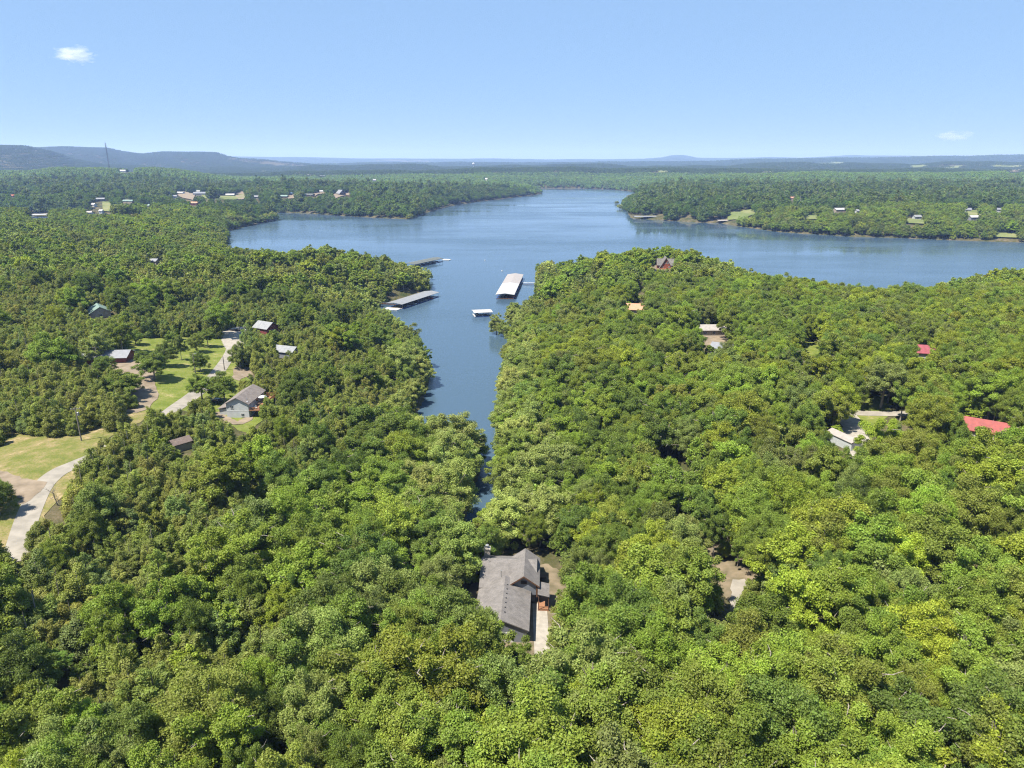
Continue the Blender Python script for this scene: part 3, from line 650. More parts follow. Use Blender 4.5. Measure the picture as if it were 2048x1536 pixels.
simple_house('white_shed', P_trailer, R_(20), 3.7, 9.5, 2.7, .8, 'white_siding', 'metal_cream', 'narrow white shed with a cream roof beside the pale drive', 'shed', doors=[(0, -4.75, 0, 1.6, 2.0, '-y', 'trim_white')], wins=[(1.85, 0, 1.1, .8, .7, '+x')], ov=.25, fascia='dark_wood')

def aframe():
    P = P_aframe
    t = empty('a_frame_house', (P[0], P[1], P[2] - .1), R_(-6), 'steep A-frame house with red brick gable on the far headland', 'house')
    MB().prism([(-3.9, 0), (3.9, 0), (3.9, 1.6), (0, 8.0), (-3.9, 1.6)], -5, 5).build('wall', M['brick'], t)
    sl_ = 6.4 / 3.9; x1 = 4.7; e = 8.0 - x1 * sl_
    MB().prism([(-x1, e), (0, 8.02), (x1, e), (x1 + .05, e + .35), (0, 8.5), (-x1 - .05, e + .35)], -5.7, 6).build('roof', M['shingle_grey'], t)
    w_ = MB().prism([(-2.5, 0), (2.5, 0), (2.5, 3.0), (0, 6.6), (-2.5, 3.0)], -6, 6, 'X'); w_.T = Matrix.Identity(4)
    w_.build('wing_wall', M['brick'], t)
    s2 = 3.6 / 2.5; MB().prism([(-3.1, 3.0 - .6 * s2), (0, 6.62), (3.1, 3.0 - .6 * s2), (3.15, 3.3 - .6 * s2), (0, 7.05), (-3.15, 3.3 - .6 * s2)], -6.4, 6.4, 'X').build('wing_roof', M['shingle_grey'], t)
    for x in (-1.0, 1.0): window(t, x, -5, 3.9, 1.0, 1.2, '-y')
    for x in (-2.4, 2.4): window(t, x, -5, 1.0, 1.0, 1.1, '-y')
    MB().box(-4.6, 4.6, -8, -5.02, .2, .4).build('terrace', M['deck'], t)
aframe()

# ---------------------------------------------------------------- far houses
FAR = [  # u, v(base), width px, wall, roof, label
    (361, 389, 15, 'white_siding', 'metal_white', 'white house at the centre of the far settlement'),
    (392, 386, 16, 'tan_siding', 'metal_white', 'pale long house behind the grey roofed hall in the far settlement'),
    (401, 391, 24, 'grey_siding', 'metal_grey', 'wide grey roofed hall in the far settlement'),
    (336, 393, 8, 'tan_siding', 'metal_white', 'small pale house at the west end of the settlement street'),
    (350, 396, 7, 'white_siding', 'metal_silver', 'small white cabin below the central white house'),
    (434, 395, 10, 'tan_siding', 'metal_white', 'small white roofed house in front of the far green yard'),
    (461, 393, 16, 'grey_siding', 'metal_white', 'white roofed bungalow beside the bare lot'),
    (512, 397, 10, 'grey_siding', 'metal_grey', 'grey cabin between the bare lot and the teal roof'),
    (569, 396, 14, 'dark_wood', 'metal_green', 'dark house with a teal green roof above the lake'),
    (583, 390, 6, 'grey_siding', 'metal_blue', 'tiny blue roofed cabin above the teal roofed house'),
    (619, 393, 19, 'dark_wood', 'metal_sage', 'low house with sage roof beside the far gravel lane'),
    (643, 386, 6, 'white_siding', 'metal_white', 'tiny white shed at the end of the far gravel lane'),
    (389, 410, 13, 'red_siding', 'terracotta', 'red roofed cabin below the settlement street'),
    (258, 406, 21, 'tan_siding', 'metal_green', 'long green roofed house in the far left woods'),
    (200, 402, 18, 'grey_siding', 'metal_silver', 'silver roofed house in the far left woods'),
    (188, 413, 8, 'white_siding', 'metal_white', 'small white house below the silver roof in the far woods'),
    (180, 429, 9, 'white_siding', 'metal_cream', 'cream roofed boathouse near the far left arm of water'),
    (203, 426, 6, 'white_siding', 'metal_white', 'tiny white shed beside the cream roofed boathouse'),
    (297, 415, 7, 'tan_siding', 'metal_green', 'tiny green roofed shed in the far woods'),
    (250, 393, 7, 'red_siding', 'metal_red', 'tiny red roofed cabin above the long green roof'),
    (26, 395, 9, 'red_siding', 'rust', 'rust roofed cabin in the far left corner of the woods'),
    (246, 345, 11, 'white_siding', 'metal_white', 'white house on the crest of the wooded hill'),
    (263, 344, 8, 'white_siding', 'metal_silver', 'silver roofed barn beside the hill crest house'),
    (528, 345, 9, 'white_siding', 'metal_white', 'white house at the left end of the distant ridge row'),
    (557, 346, 8, 'grey_siding', 'metal_silver', 'silver roofed house in the distant ridge row'),
    (572, 347, 9, 'white_siding', 'metal_white', 'broad white house in the middle of the distant ridge row'),
    (596, 349, 7, 'tan_siding', 'metal_cream', 'cream roofed house in the distant ridge row'),
    (618, 353, 9, 'white_siding', 'metal_white', 'white house low on the distant ridge'),
    (644, 355, 11, 'grey_siding', 'metal_silver', 'silver roofed house at the right end of the distant ridge row'),
    (749, 363, 6, 'white_siding', 'metal_white', 'lone white house beyond the long peninsula'),
    (973, 361, 4, 'white_siding', 'metal_white', 'tiny white house behind the far end of the lake'),
    (1680, 424, 26, 'tan_siding', 'metal_white', 'long white roofed house on the far right shore'),
    (1716, 427, 10, 'white_siding', 'metal_silver', 'silver roofed garage beside the long white roof on the right shore'),
    (1583, 400, 10, 'tan_siding', 'terracotta', 'salmon roofed house in the far right woods'),
    (1619, 397, 8, 'white_siding', 'metal_white', 'small white house right of the salmon roof'),
    (1934, 424, 12, 'white_siding', 'metal_grey', 'white walled farmhouse with grey roof beside the far pasture'),
    (1946, 440, 18, 'grey_siding', 'metal_white', 'white roofed house below the far pasture'),
    (1833, 439, 14, 'white_siding', 'metal_silver', 'silver roofed house half hidden on the right shore'),
    (1998, 424, 13, 'white_siding', 'metal_grey', 'grey roofed farmhouse at the far right edge'),
    (1660, 329, 8, 'white_siding', 'metal_white', 'white barn on the far right ridge'),
    (1640, 330, 6, 'white_siding', 'metal_white', 'small white farm shed on the far right ridge'),
]
FARP = []
for i, (u, v, w, wa, ro, lb) in enumerate(FAR):
    p = hit(u, v); dep = project(*p)[2]; L = w * dep / FPX; Wd = min(max(L * .55, 7), 16); s = 1.0 if L < 26 else 1.3
    h = 3.0 * s if dep < 2500 else 4.5; rh = 2.2 * s * (1 if dep < 2500 else 1.6)
    k = R_(90 + (-14, 9, 4, -6, 18)[i % 5])
    t = empty('farmhouse' if 'farm' in lb else 'house', (p[0], p[1], p[2] + 1.0), k, lb, 'house', 'houses across the lake')
    gable_wall(Wd, L, h, rh, z0=-4).build('wall', M[wa], t); gable_roof(Wd, L, h, rh, .6, .25).build('roof', M[ro], t)
    if dep < 2200:
        for yy in (-L * .28, L * .2): window(t, -Wd / 2, yy, 1.0, 1.5, 1.2, '-x')
        door(t, -Wd / 2, L * .02, 0, 1.1, 2.1, '-x')
    FARP.append((u, v, w, dep, p, h + rh))

def lodge():
    p = hit(682, 391); t = empty('log_lodge', (p[0], p[1], p[2]), R_(38), 'tall dark log lodge with pale grey roof on its cleared knoll', 'house')
    gable_wall(15, 19, 5.5, 7.0, z0=-3).build('wall', M['dark_wood'], t); gable_roof(15, 19, 5.5, 7.0, 1.2, .3).build('roof', M['metal_silver'], t)
    MB().box(-9.5, 9.5, -13, -9.55, .2, .6).build('terrace', M['deck'], t)
    for x in (-4, 0, 4): window(t, x, -9.5, 1.2, 2, 1.8, '-y')
    window(t, 0, -9.5, 6.5, 2.4, 2, '-y')
    for yy in (-4, 3): window(t, -7.5, yy, 1.4, 1.6, 1.4, '-x'); window(t, 7.5, yy, 1.4, 1.6, 1.4, '+x')
    return p
P_lodge = lodge()

M['mast'] = surf('dull_mast_steel', (.10, .10, .11), (.07, .07, .08), 2)
def tower():
    y_ = 2640.0; x_ = (219 - 1024) / FPX * (y_ * math.cos(PITCH) + 25 * math.sin(PITCH)); p = np.array([x_, y_, 0.0]); H = CAM_Z + y_ * float(slope_of(284)) - hz(x_, y_)
    t = empty('radio_mast', (p[0], p[1], hz(p[0], p[1]) - 2), 0, 'slender dark lattice radio mast on the far wooded hill', 'mast')
    def bay(z0, z1):
        mb = MB(); r = 1.7
        c = [(r * math.cos(a), r * math.sin(a)) for a in (0.3, 2.39, 4.49)]
        for i in range(3):
            (a, b_), (c_, d) = c[i], c[(i + 1) % 3]
            mb.tube([(a, b_, z0), (a, b_, z1)], .30, 4)
            k = 3; dz = (z1 - z0) / k
            for j in range(k): mb.tube([(a, b_, z0 + j * dz), (c_, d, z0 + (j + 1) * dz)], .17, 4); mb.tube([(a, b_, z0 + j * dz), (c_, d, z0 + j * dz)], .17, 4)
        return mb
    for k in range(10): bay(k * H / 10, (k + 1) * H / 10).build('mast_section', M['mast'], t)
    MB().tube([(0, 0, H), (0, 0, H + 7)], .3, 5).build('antenna', M['steel'], t)
    for z in (H - 14, H - 8): MB().box(-2.3, -1.7, -.9, .9, z, z + 2.6).box(1.7, 2.3, -.9, .9, z, z + 2.6).build('antenna_panel', M['white_paint'], t)
tower()
def water_tower():
    p = hit(947, 337); t = empty('water_tower', (p[0], p[1], hz(p[0], p[1])), 0, 'white water tower rising over the far woods beyond the lake', 'water tower')
    MB().lathe([(3, 0), (2.4, 22), (5, 26)], n=12).build('stem', M['white_paint'], t); MB().lathe([(4.5, 26), (9, 29), (9.5, 33), (7, 38), (1, 41)], n=16).build('tank', M['white_paint'], t)
water_tower()

# ---------------------------------------------------------------- boat docks and boats
def dock(name, A, B, wid, roof, label, h=3.1, rh=.9, slips=6, split=None, deckm='concrete', gang=None, apron=None, floatm='blue_tarp'):
    """A, B: world ends of the ridge line"""
    A = np.array(A, float); B = np.array(B, float); L = np.linalg.norm(B - A); c = (A + B) / 2; rz = math.atan2(-(B - A)[0], (B - A)[1])
    t = empty(name, (c[0], c[1], 0), rz, label, 'boat dock', 'covered boat docks on the lake')
    if split: 
        gable_roof(wid, L * split, h, rh, .6, .15, -L / 2).build('roof', M[roof[0]], t); gable_roof(wid, L * (1 - split) - 1.25, h, rh, .6, .15, -L / 2 + L * split + 1.25).build('roof', M[roof[1]], t)
    else: gable_roof(wid, L, h, rh, .6, .15).build('roof', M[roof[0]], t)
    MB().box(-.9, .9, -L / 2, L / 2, .25, .45).build('walkway', M[deckm], t)
    for yy in (-L / 2, L / 2 - 1.0): MB().box(-wid / 2, wid / 2, yy, yy + 1.0, .27, .47).build('end_walkway', M[deckm], t)
    for i in range(slips + 1):
        y = -L / 2 + .5 + (L - 1.0) * i / slips
        for s in (-1, 1):
            if 0 < i < slips: MB().box(min(s * .92, s * wid / 2), max(s * .92, s * wid / 2), y - .3, y + .3, .26, .44).build('slip_finger', M[deckm], t)
            MB().box(s * wid / 2 - .07, s * wid / 2 + .07, y - .07, y + .07, .2, h + .1).build('post', M['steel'], t)
    for s in (-1, 1): MB().box(s * wid / 2 - .35, s * wid / 2 + .35, -L / 2 + .2, L / 2 - .2, -.25, .22).build('float', M[floatm], t)
    MB().box(-.85, .85, -L / 2 + .2, L / 2 - .2, -.25, .22).build('float', M[floatm], t)
    tr = MB()
    for yy in (-L / 2 + .1, L / 2 - .1): tr.box(-wid / 2, wid / 2, yy - .06, yy + .06, h - .25, h - .05)
    for s in (-1, 1): tr.box(s * wid / 2 - .06, s * wid / 2 + .06, -L / 2, L / 2, h - .3, h - .08)
    tr.build('roof_beam', M['steel'], t)
    if apron: 
        x0, x1, y0, y1 = apron; MB().box(x0, x1, y0, y1, .24, .5).box(x0 + .1, x1 - .1, y0 + .1, y1 - .1, -.2, .2).build('swim_platform', M['trim_white'], t)
    return t, c, rz, L

def gangway(a, b_, label):
    a = Vector(a); b_ = Vector(b_); d = b_ - a; t = empty('gangway', a, math.atan2(d.y, d.x), label, 'gangway'); L = Vector((d.x, d.y)).length; sz = d.z
    MB().add([(0, -.7, 0), (L, -.7, sz), (L, .7, sz), (0, .7, 0), (0, -.7, -.18), (L, -.7, sz - .18), (L, .7, sz - .18), (0, .7, -.18)], [(0, 1, 2, 3), (7, 6, 5, 4), (0, 4, 5, 1), (2, 6, 7, 3), (0, 3, 7, 4), (1, 5, 6, 2)]).build('walk_deck', M['trim_brown'], t)
    for s in (-.65, .65):
        mb = MB().tube([(0, s, 1.0), (L, s, sz + 1.0)], .05, 5)
        for k in range(7): mb.tube([(L * k / 6, s, sz * k / 6), (L * k / 6, s, sz * k / 6 + 1.0)], .04, 4)
        mb.build('handrail', M['steel'], t)

def boat(x, y, rz, kind, hull, label, z=0.0, s=1.0, group='boats moored at the docks'):
    t = empty('pontoon_boat' if kind == 'pontoon' else 'motor_boat', (x, y, z), rz, label, 'boat', group); t.scale = (s, s, s)
    if kind == 'pontoon':
        for sx in (-1, 1): MB().tube([(sx * .9, -3.2, .1), (sx * .9, 2.6, .1), (sx * .9, 3.4, .35)], [.3, .3, .08], 8).build('pontoon', M['steel'], t)
        MB().box(-1.2, 1.2, -3.1, 3.0, .4, .5).build('deck', M['grey_paint'], t)
        MB().box(-1.2, -1.12, -3, 2.9, .5, 1.1).box(1.12, 1.2, -3, 2.9, .5, 1.1).box(-1.2, 1.2, 2.84, 2.92, .5, 1.1).build('fence_panel', M[hull], t)
        MB().prism([(-2.6, 2.2), (-1.3, 2.42), (.2, 2.45), (.8, 2.3), (.8, 2.36), (.2, 2.52), (-1.3, 2.5), (-2.6, 2.28)], -1.15, 1.15, 'X').build('canopy', M['navy'], t)
        for sx in (-1.1, 1.1): MB().tube([(sx, -2.4, .5), (sx, -1.2, 2.4)], .03, 4).tube([(sx, .6, .5), (sx, 0, 2.4)], .03, 4).build('canopy_frame', M['steel'], t)
        MB().box(-.25, .25, -3.7, -3.2, .1, 1.1).build('outboard_motor', M['black'], t)
    else:
        st = [(-3, 1.15, .15, .75), (-1, 1.2, .1, .8), (1, 1.1, .1, .9), (2.4, .7, .25, 1.02), (3.4, .06, .7, 1.1)]; vs = []; fs = []
        for yy, w, zb, zt in st: vs += [(-w, yy, zt), (-w * .75, yy, zb), (0, yy, zb - .2), (w * .75, yy, zb), (w, yy, zt)]
        for i in range(4):
            for k in range(4): a = i * 5 + k; fs.append((a, a + 1, a + 6, a + 5))
            fs.append((i * 5 + 4, i * 5, i * 5 + 5, i * 5 + 9))
        fs += [(4, 3, 2, 1, 0), (20, 21, 22, 23, 24)]
        MB().add(vs, fs).build('hull', M[hull], t)
        MB().add([(-1, .6, .9), (1, .6, .9), (.8, .1, 1.45), (-.8, .1, 1.45)], [(0, 1, 2, 3), (3, 2, 1, 0)]).build('windshield', M['glass'], t)
        MB().box(-.8, .8, -2.2, -1.5, .8, 1.15).box(-.9, -.3, -.8, -.2, .8, 1.3).box(.3, .9, -.8, -.2, .8, 1.3).build('seat', M['navy'], t)
        MB().box(-.22, .22, -3.6, -3.05, .1, 1.25).build('outboard_motor', M['black'], t)

def eave(u, v, z=3.6): return unproj(u, v, z)
# white roofed dock, right of the cove
a0, a1 = eave(1010, 588.5), eave(1031, 548.5)
t, c, rz, L = dock('boat_dock', a0, a1, 12.5, ('metal_white', 'metal_cream'), 'long white roofed dock whose far half is dull cream, in the middle of the cove', slips=12, split=.5, h=3.4, rh=.8, deckm='trim_brown')
g0 = unproj(1044, 568, .45); g1 = unproj(1080, 570, .6); gangway((g0[0] + 1, g0[1], .5), (g1[0] + 6, g1[1], 1.3), 'brown railed gangway from the white roofed dock to the right bank')
def along(c, rz, x, y): return c[0] + x * math.cos(rz) - y * math.sin(rz), c[1] + x * math.sin(rz) + y * math.cos(rz)
for i, (x, y, k, hu, lb) in enumerate([(4.0, -37, 'motor', 'red_paint', 'red motor boat in the nearest slip of the white roofed dock'), (4.0, -22, 'pontoon', 'white_paint', 'white pontoon boat in the third slip of the white roofed dock'), (4.0, 8, 'motor', 'white_paint', 'white motor boat near the gangway under the white roofed dock')]):
    bx_, by_ = along(c, rz, x, y * L / 90); boat(bx_, by_, rz - R_(90), k, hu, lb)
# silver roofed dock on the left bank
a0, a1 = eave(789, 606.5), eave(863, 583)
t, c, rz, L = dock('boat_dock', a0, a1, 11.5, ('metal_silver',), 'silver roofed dock with white swim platform moored off the left bank', slips=7, h=3.3, rh=.7, apron=(-5.4, 5.4, -31, -26.2))
for i in range(5):
    bx_, by_ = along(c, rz, 3.6, (-16 + i * 8) * L / 52)
    boat(bx_, by_, rz - R_(90), ('motor', 'pontoon', 'motor', 'motor', 'pontoon')[i], ('white_paint', 'white_paint', 'grey_paint', 'white_paint', 'red_paint')[i],
         ('white motor boat in the slip beside the swim platform', 'white pontoon boat with navy canopy, second slip of the silver dock', 'silver motor boat, third slip of the silver dock', 'white motor boat, fourth slip of the silver dock', 'red pontoon boat in the outermost slip of the silver dock')[i], s=.9)
gx0 = along(c, rz, -5.9, -14); pp = unproj(766, 607, 1.2); gangway((gx0[0], gx0[1], .45), (pp[0] - 4, pp[1], 1.2), 'weathered gangway joining the silver dock to the left bank')
# sage roofed dock further out on the left
a0, a1 = eave(818, 527.5), eave(875, 515.5)
t, c, rz, L = dock('boat_dock', a0, a1, 12, ('metal_sage',), 'sage green roofed dock beyond the left headland', slips=8, h=3.3, rh=.7, apron=(-2, 6, 36, 41))
for i in range(4):
    bx_, by_ = along(c, rz, 3.8, (-15 + i * 9) * L / 60)
    boat(bx_, by_, rz - R_(90), ('motor', 'pontoon')[i % 2], ('white_paint', 'navy', 'white_paint', 'grey_paint')[i], ('white motor boat under the near end of the sage dock', 'navy pontoon boat in the second visible slip of the sage dock', 'white motor boat in the third visible slip of the sage dock', 'silver pontoon boat at the outer end of the sage dock')[i], s=.9)
p = unproj(834, 541, .2); boat(p[0], p[1], R_(50), 'motor', 'white_paint', 'white motor boat tied off the headland below the sage dock', s=1.1)
# small private dock by the right bank
a0, a1 = eave(947, 622, 3.2), eave(981, 620.5, 3.2)
t, c, rz, L = dock('boat_dock', a0, a1, 9, ('metal_white',), 'small white roofed two slip dock beside the flooded trees', slips=2, h=2.9, rh=.45, deckm='trim_white')
bx_, by_ = along(c, rz, -2.2, 2.4); boat(bx_, by_, R_(180), 'pontoon', 'navy', 'navy pontoon boat inside the small two slip dock', s=.85)
bx_, by_ = along(c, rz, -2.2, -3.0); boat(bx_, by_, R_(180), 'motor', 'white_paint', 'white motor boat inside the small two slip dock', s=.8)
# across the lake
for (u0, u1, v, rf, wd, lb) in ((1268, 1322, 438, 'metal_silver', 14, 'long silver roofed dock off the wooded point across the lake'), (1367, 1383, 438, 'metal_white', 9, 'tiny white roofed dock beside the long silver one across the lake'), (1434, 1466, 446, 'metal_cream', 12, 'cream roofed dock below the far shore clearing'), (64, 95, 434, 'metal_white', 22, 'white roofed marina shed on the far left arm of water')):
    A_, B_ = unproj(u0, v - 4, 3.5), unproj(u1, v - 4.5, 3.5); dock('boat_dock', A_, B_, wd, (rf,), lb, slips=5, h=4.2, rh=1.0, floatm='blue_tarp' if u0 < 100 else 'black')
for (u, v, lb) in ((970, 521, 'white mooring buoy between the sage dock and the headland'), (1004, 542, 'white mooring buoy just past the white roofed dock')):
    p = unproj(u, v, 0); by = empty('buoy', (p[0], p[1], 0), 0, lb, 'buoy', 'mooring buoys')
    MB().lathe([(.2, -.2), (.55, .1), (.55, .5), (.2, .8)], n=12).build('float', M['white_paint'], by); MB().lathe([(.05, .8), (.05, 1.3), (.12, 1.35)], n=8).build('top_post', M['steel'], by)

# ---------------------------------------------------------------- poles, vehicles, rocks
def utility_pole(u, v, H, label, trans=False, arm=True, lamp=False):
    p = hit(u, v); t = empty('utility_pole', (p[0], p[1], p[2] - .3), R_(20), label, 'pole')
    MB().tube([(0, 0, 0), (0, 0, H)], [.2, .14], 8).build('pole', M['pole_wood'], t)
    if arm:
        MB().box(-1.2, 1.2, -.08, .08, H - .7, H - .5).build('crossarm', M['pole_wood'], t)
        for x in (-1.1, -.4, .4, 1.1): MB().lathe([(.05, 0), (.08, .1), (.05, .25)], (x, 0, H - .5), 6).build('insulator', M['white_paint'], t)
    if trans: MB().lathe([(.26, 0), (.3, .1), (.3, .95), (.2, 1.05)], (.42, 0, H - 2.6), 12).build('transformer', M['steel'], t)
    if lamp: MB().tube([(0, 0, H - .3), (.9, 0, H)], .05, 5).box(.7, 1.3, -.15, .15, H - .12, H).build('lamp_arm', M['steel'], t)
    return np.array([p[0], p[1], p[2] + H - .4])
q0 = utility_pole(163, 882, 10.5, 'weathered utility pole with a transformer at the edge of the dry field', True)
q1 = utility_pole(391, 748, 8.5, 'slim lamp pole standing on the mown grass slope', arm=False, lamp=True)
q2 = utility_pole(449, 740, 6.0, 'short pole at the edge of the asphalt road', arm=False)
q3 = utility_pole(493, 688, 9.0, 'utility pole with crossarm at the paved turnaround', True)
q4 = utility_pole(197, 730, 8.0, 'utility pole beside the dark red ranch house')
def wire(a, b_, sag, label):
    pts = [(a[0] + (b_[0] - a[0]) * k / 14, a[1] + (b_[1] - a[1]) * k / 14, a[2] + (b_[2] - a[2]) * k / 14 - sag * 4 * (k / 14) * (1 - k / 14)) for k in range(15)]
    o = MB().tube(pts, .02, 4).build('power_line', M['black']); tag(o, label, 'wire', 'overhead wires')
gnd = hit(138, 870); wire(q0, (gnd[0], gnd[1], gnd[2]), 0, 'guy wire running down from the field pole')
wire(q0, q4, 1.5, 'wire from the field pole to the pole at the ranch house'); wire(q3, q4, 2, 'wire from the turnaround pole to the ranch house pole')
def car(u, v, rz, paint, label, lift=.2):
    p = hit(u, v); t = empty('parked_car', (p[0], p[1], p[2] + lift), rz, label, 'car', 'cars parked by the houses')
    MB().prism([(-2.2, .35), (2.2, .35), (2.25, .8), (1.4, .95), (-2.0, 1.0), (-2.2, .8)], -.88, .88, 'X').build('body', M[paint], t)
    cb = MB(); cb.add([(-.8, -1.9, .98), (.8, -1.9, .98), (.8, .95, .95), (-.8, .95, .95), (-.66, -1.4, 1.5), (.66, -1.4, 1.5), (.66, .2, 1.5), (-.66, .2, 1.5)], [(0, 1, 5, 4), (1, 2, 6, 5), (2, 3, 7, 6), (3, 0, 4, 7), (4, 5, 6, 7)]).build('window', M['glass'], t)
    MB().box(-.68, .68, -1.42, .22, 1.49, 1.54).build('roof', M[paint], t)
    for x in (-.8, .8):
        for y in (-1.35, 1.4): MB().tube([(x - .1, y, .33), (x + .1, y, .33)], .33, 12).build('wheel', M['tyre'], t)
for a in ((466, 662, 1.4, 'dark_paint', 'charcoal car parked first in the shade at the turnaround'), (474, 661, 1.5, 'grey_paint', 'silver car parked second in the shade at the turnaround'), (482, 661, 1.45, 'navy', 'navy car parked nearest the turnaround pole'),
          (433, 806, 1.2, 'dark_paint', 'charcoal car parked under the tree at the white cottage'), (1835, 834, .3, 'white_paint', 'white car on the lane glimpsed between the dark oaks')): car(*a)
p = hit(459, 816); rp = MB()
for k in range(46):
    a = random.random() * 6.28; r = 2.6 * math.sqrt(random.random()); s = .18 + .28 * random.random(); cx, cy, cz = r * math.cos(a) * 1.4, r * math.sin(a) * .7, .25 * (1 - r / 2.7)
    pts = [Vector((random.gauss(0, 1), random.gauss(0, 1), random.gauss(0, .8))).normalized() * s for _ in range(10)]
    import bmesh as _bm
    b_ = _bm.new(); [b_.verts.new((cx + q_.x, cy + q_.y, cz + s * .5 + q_.z)) for q_ in pts]
    _bm.ops.convex_hull(b_, input=b_.verts); b_.verts.ensure_lookup_table(); b_.verts.index_update()
    vs_ = [tuple(v_.co) for v_ in b_.verts]; rp.add(vs_, [tuple(v_.index for v_ in f_.verts) for f_ in b_.faces]); b_.free()
o = rp.build('rubble', M['rock']); o.location = (p[0], p[1], p[2] + .1); tag(o, 'pile of pale grey rocks on the grass below the white cottage', kind='stuff')

# ---------------------------------------------------------------- trees: materials and model crowns
def leaf_mat(name, trans=0.30, amp=0.5):
    m = bpy.data.materials.new(name); m.use_nodes = True; n = m.node_tree.nodes; l = m.node_tree.links; n.clear()
    out = n.new('ShaderNodeOutputMaterial'); at = n.new('ShaderNodeAttribute'); at.attribute_type = 'INSTANCER'; at.attribute_name = 'tint'
    lv = n.new('ShaderNodeAttribute'); lv.attribute_type = 'GEOMETRY'; lv.attribute_name = 'leafv'
    hs = n.new('ShaderNodeHueSaturation'); hs.inputs['Saturation'].default_value = 1.04
    h = n.new('ShaderNodeMapRange'); h.inputs['To Min'].default_value = 0.488; h.inputs['To Max'].default_value = 0.515
    v = n.new('ShaderNodeMapRange'); v.inputs['To Min'].default_value = 1 - amp; v.inputs['To Max'].default_value = 1 + amp
    l.new(lv.outputs['Fac'], h.inputs['Value']); l.new(lv.outputs['Fac'], v.inputs['Value'])
    l.new(h.outputs['Result'], hs.inputs['Hue']); l.new(v.outputs['Result'], hs.inputs['Value']); l.new(at.outputs['Color'], hs.inputs['Color'])
    d = n.new('ShaderNodeBsdfDiffuse'); t = n.new('ShaderNodeBsdfTranslucent'); g = n.new('ShaderNodeBsdfGlossy'); g.inputs['Roughness'].default_value = 0.6; g.inputs['Color'].default_value = (1, 1, 1, 1)
    tg = n.new('ShaderNodeMix'); tg.data_type = 'RGBA'; tg.blend_type = 'MULTIPLY'; tg.inputs['Factor'].default_value = 1.0; tg.inputs['B'].default_value = (1.3, 1.35, 0.55, 1)
    l.new(hs.outputs['Color'], tg.inputs['A']); l.new(hs.outputs['Color'], d.inputs['Color']); l.new(tg.outputs['Result'], t.inputs['Color'])
    m1 = n.new('ShaderNodeMixShader'); m1.inputs['Fac'].default_value = trans; m2 = n.new('ShaderNodeMixShader'); m2.inputs['Fac'].default_value = 0.015
    l.new(d.outputs[0], m1.inputs[1]); l.new(t.outputs[0], m1.inputs[2]); l.new(m1.outputs[0], m2.inputs[1]); l.new(g.outputs[0], m2.inputs[2]); l.new(m2.outputs[0], out.inputs['Surface'])
    return m
M['leaf'] = leaf_mat('tree_leaves'); M['needle'] = leaf_mat('cedar_foliage', 0.30, 0.5)
M['bark'] = surf('grey_brown_bark', (.42, .38, .33), (.16, .13, .10), 3, stretch=(2, 2, .4), bump=0.4)
M['dead_bark'] = surf('bleached_branches', (.42, .38, .34), (.27, .24, .21), 4)

def quads(C, N, S, asp, rg, up=None):
    """leaf faces: centres C, normals N, sizes S"""
    n = len(C); r = rg.normal(size=(n, 3)) if up is None else up + rg.normal(size=(n, 3)) * .25
    a = r - N * (r * N).sum(1, keepdims=True); a /= np.linalg.norm(a, axis=1, keepdims=True) + 1e-9; b = np.cross(N, a)
    a = a * S[:, None] * .5; b = b * S[:, None] * .5 * asp
    V = np.stack([C - a, C + b * 1.0 - a * .1, C + a, C - b * 1.0 + a * .1], 1).reshape(-1, 3)
    return V, np.arange(4 * n).reshape(n, 4)

def unit(v): return v / (np.linalg.norm(v, axis=-1, keepdims=True) + 1e-9)

def tube_np(pts, rads, n=5):
    V, Q = [], []
    pts = np.array(pts, float)
    for i, p in enumerate(pts):
        d = unit(pts[min(i + 1, len(pts) - 1)] - pts[max(i - 1, 0)]); r = np.array([0, 0, 1.]) if abs(d[2]) < .9 else np.array([1., 0, 0])
        a = unit(np.cross(d, r)); b = np.cross(d, a)
        for k in range(n): t = 2 * math.pi * k / n; V.append(p + (a * math.cos(t) + b * math.sin(t)) * rads[i])
    for i in range(len(pts) - 1):
        for k in range(n): q_ = (k + 1) % n; Q.append((i * n + k, i * n + q_, (i + 1) * n + q_, (i + 1) * n + k))
    return np.array(V), np.array(Q)
def merge(parts):
    V, Q, o = [], [], 0
    for v, q_ in parts: V.append(v); Q.append(q_ + o); o += len(v)
    return np.concatenate(V), np.concatenate(Q)

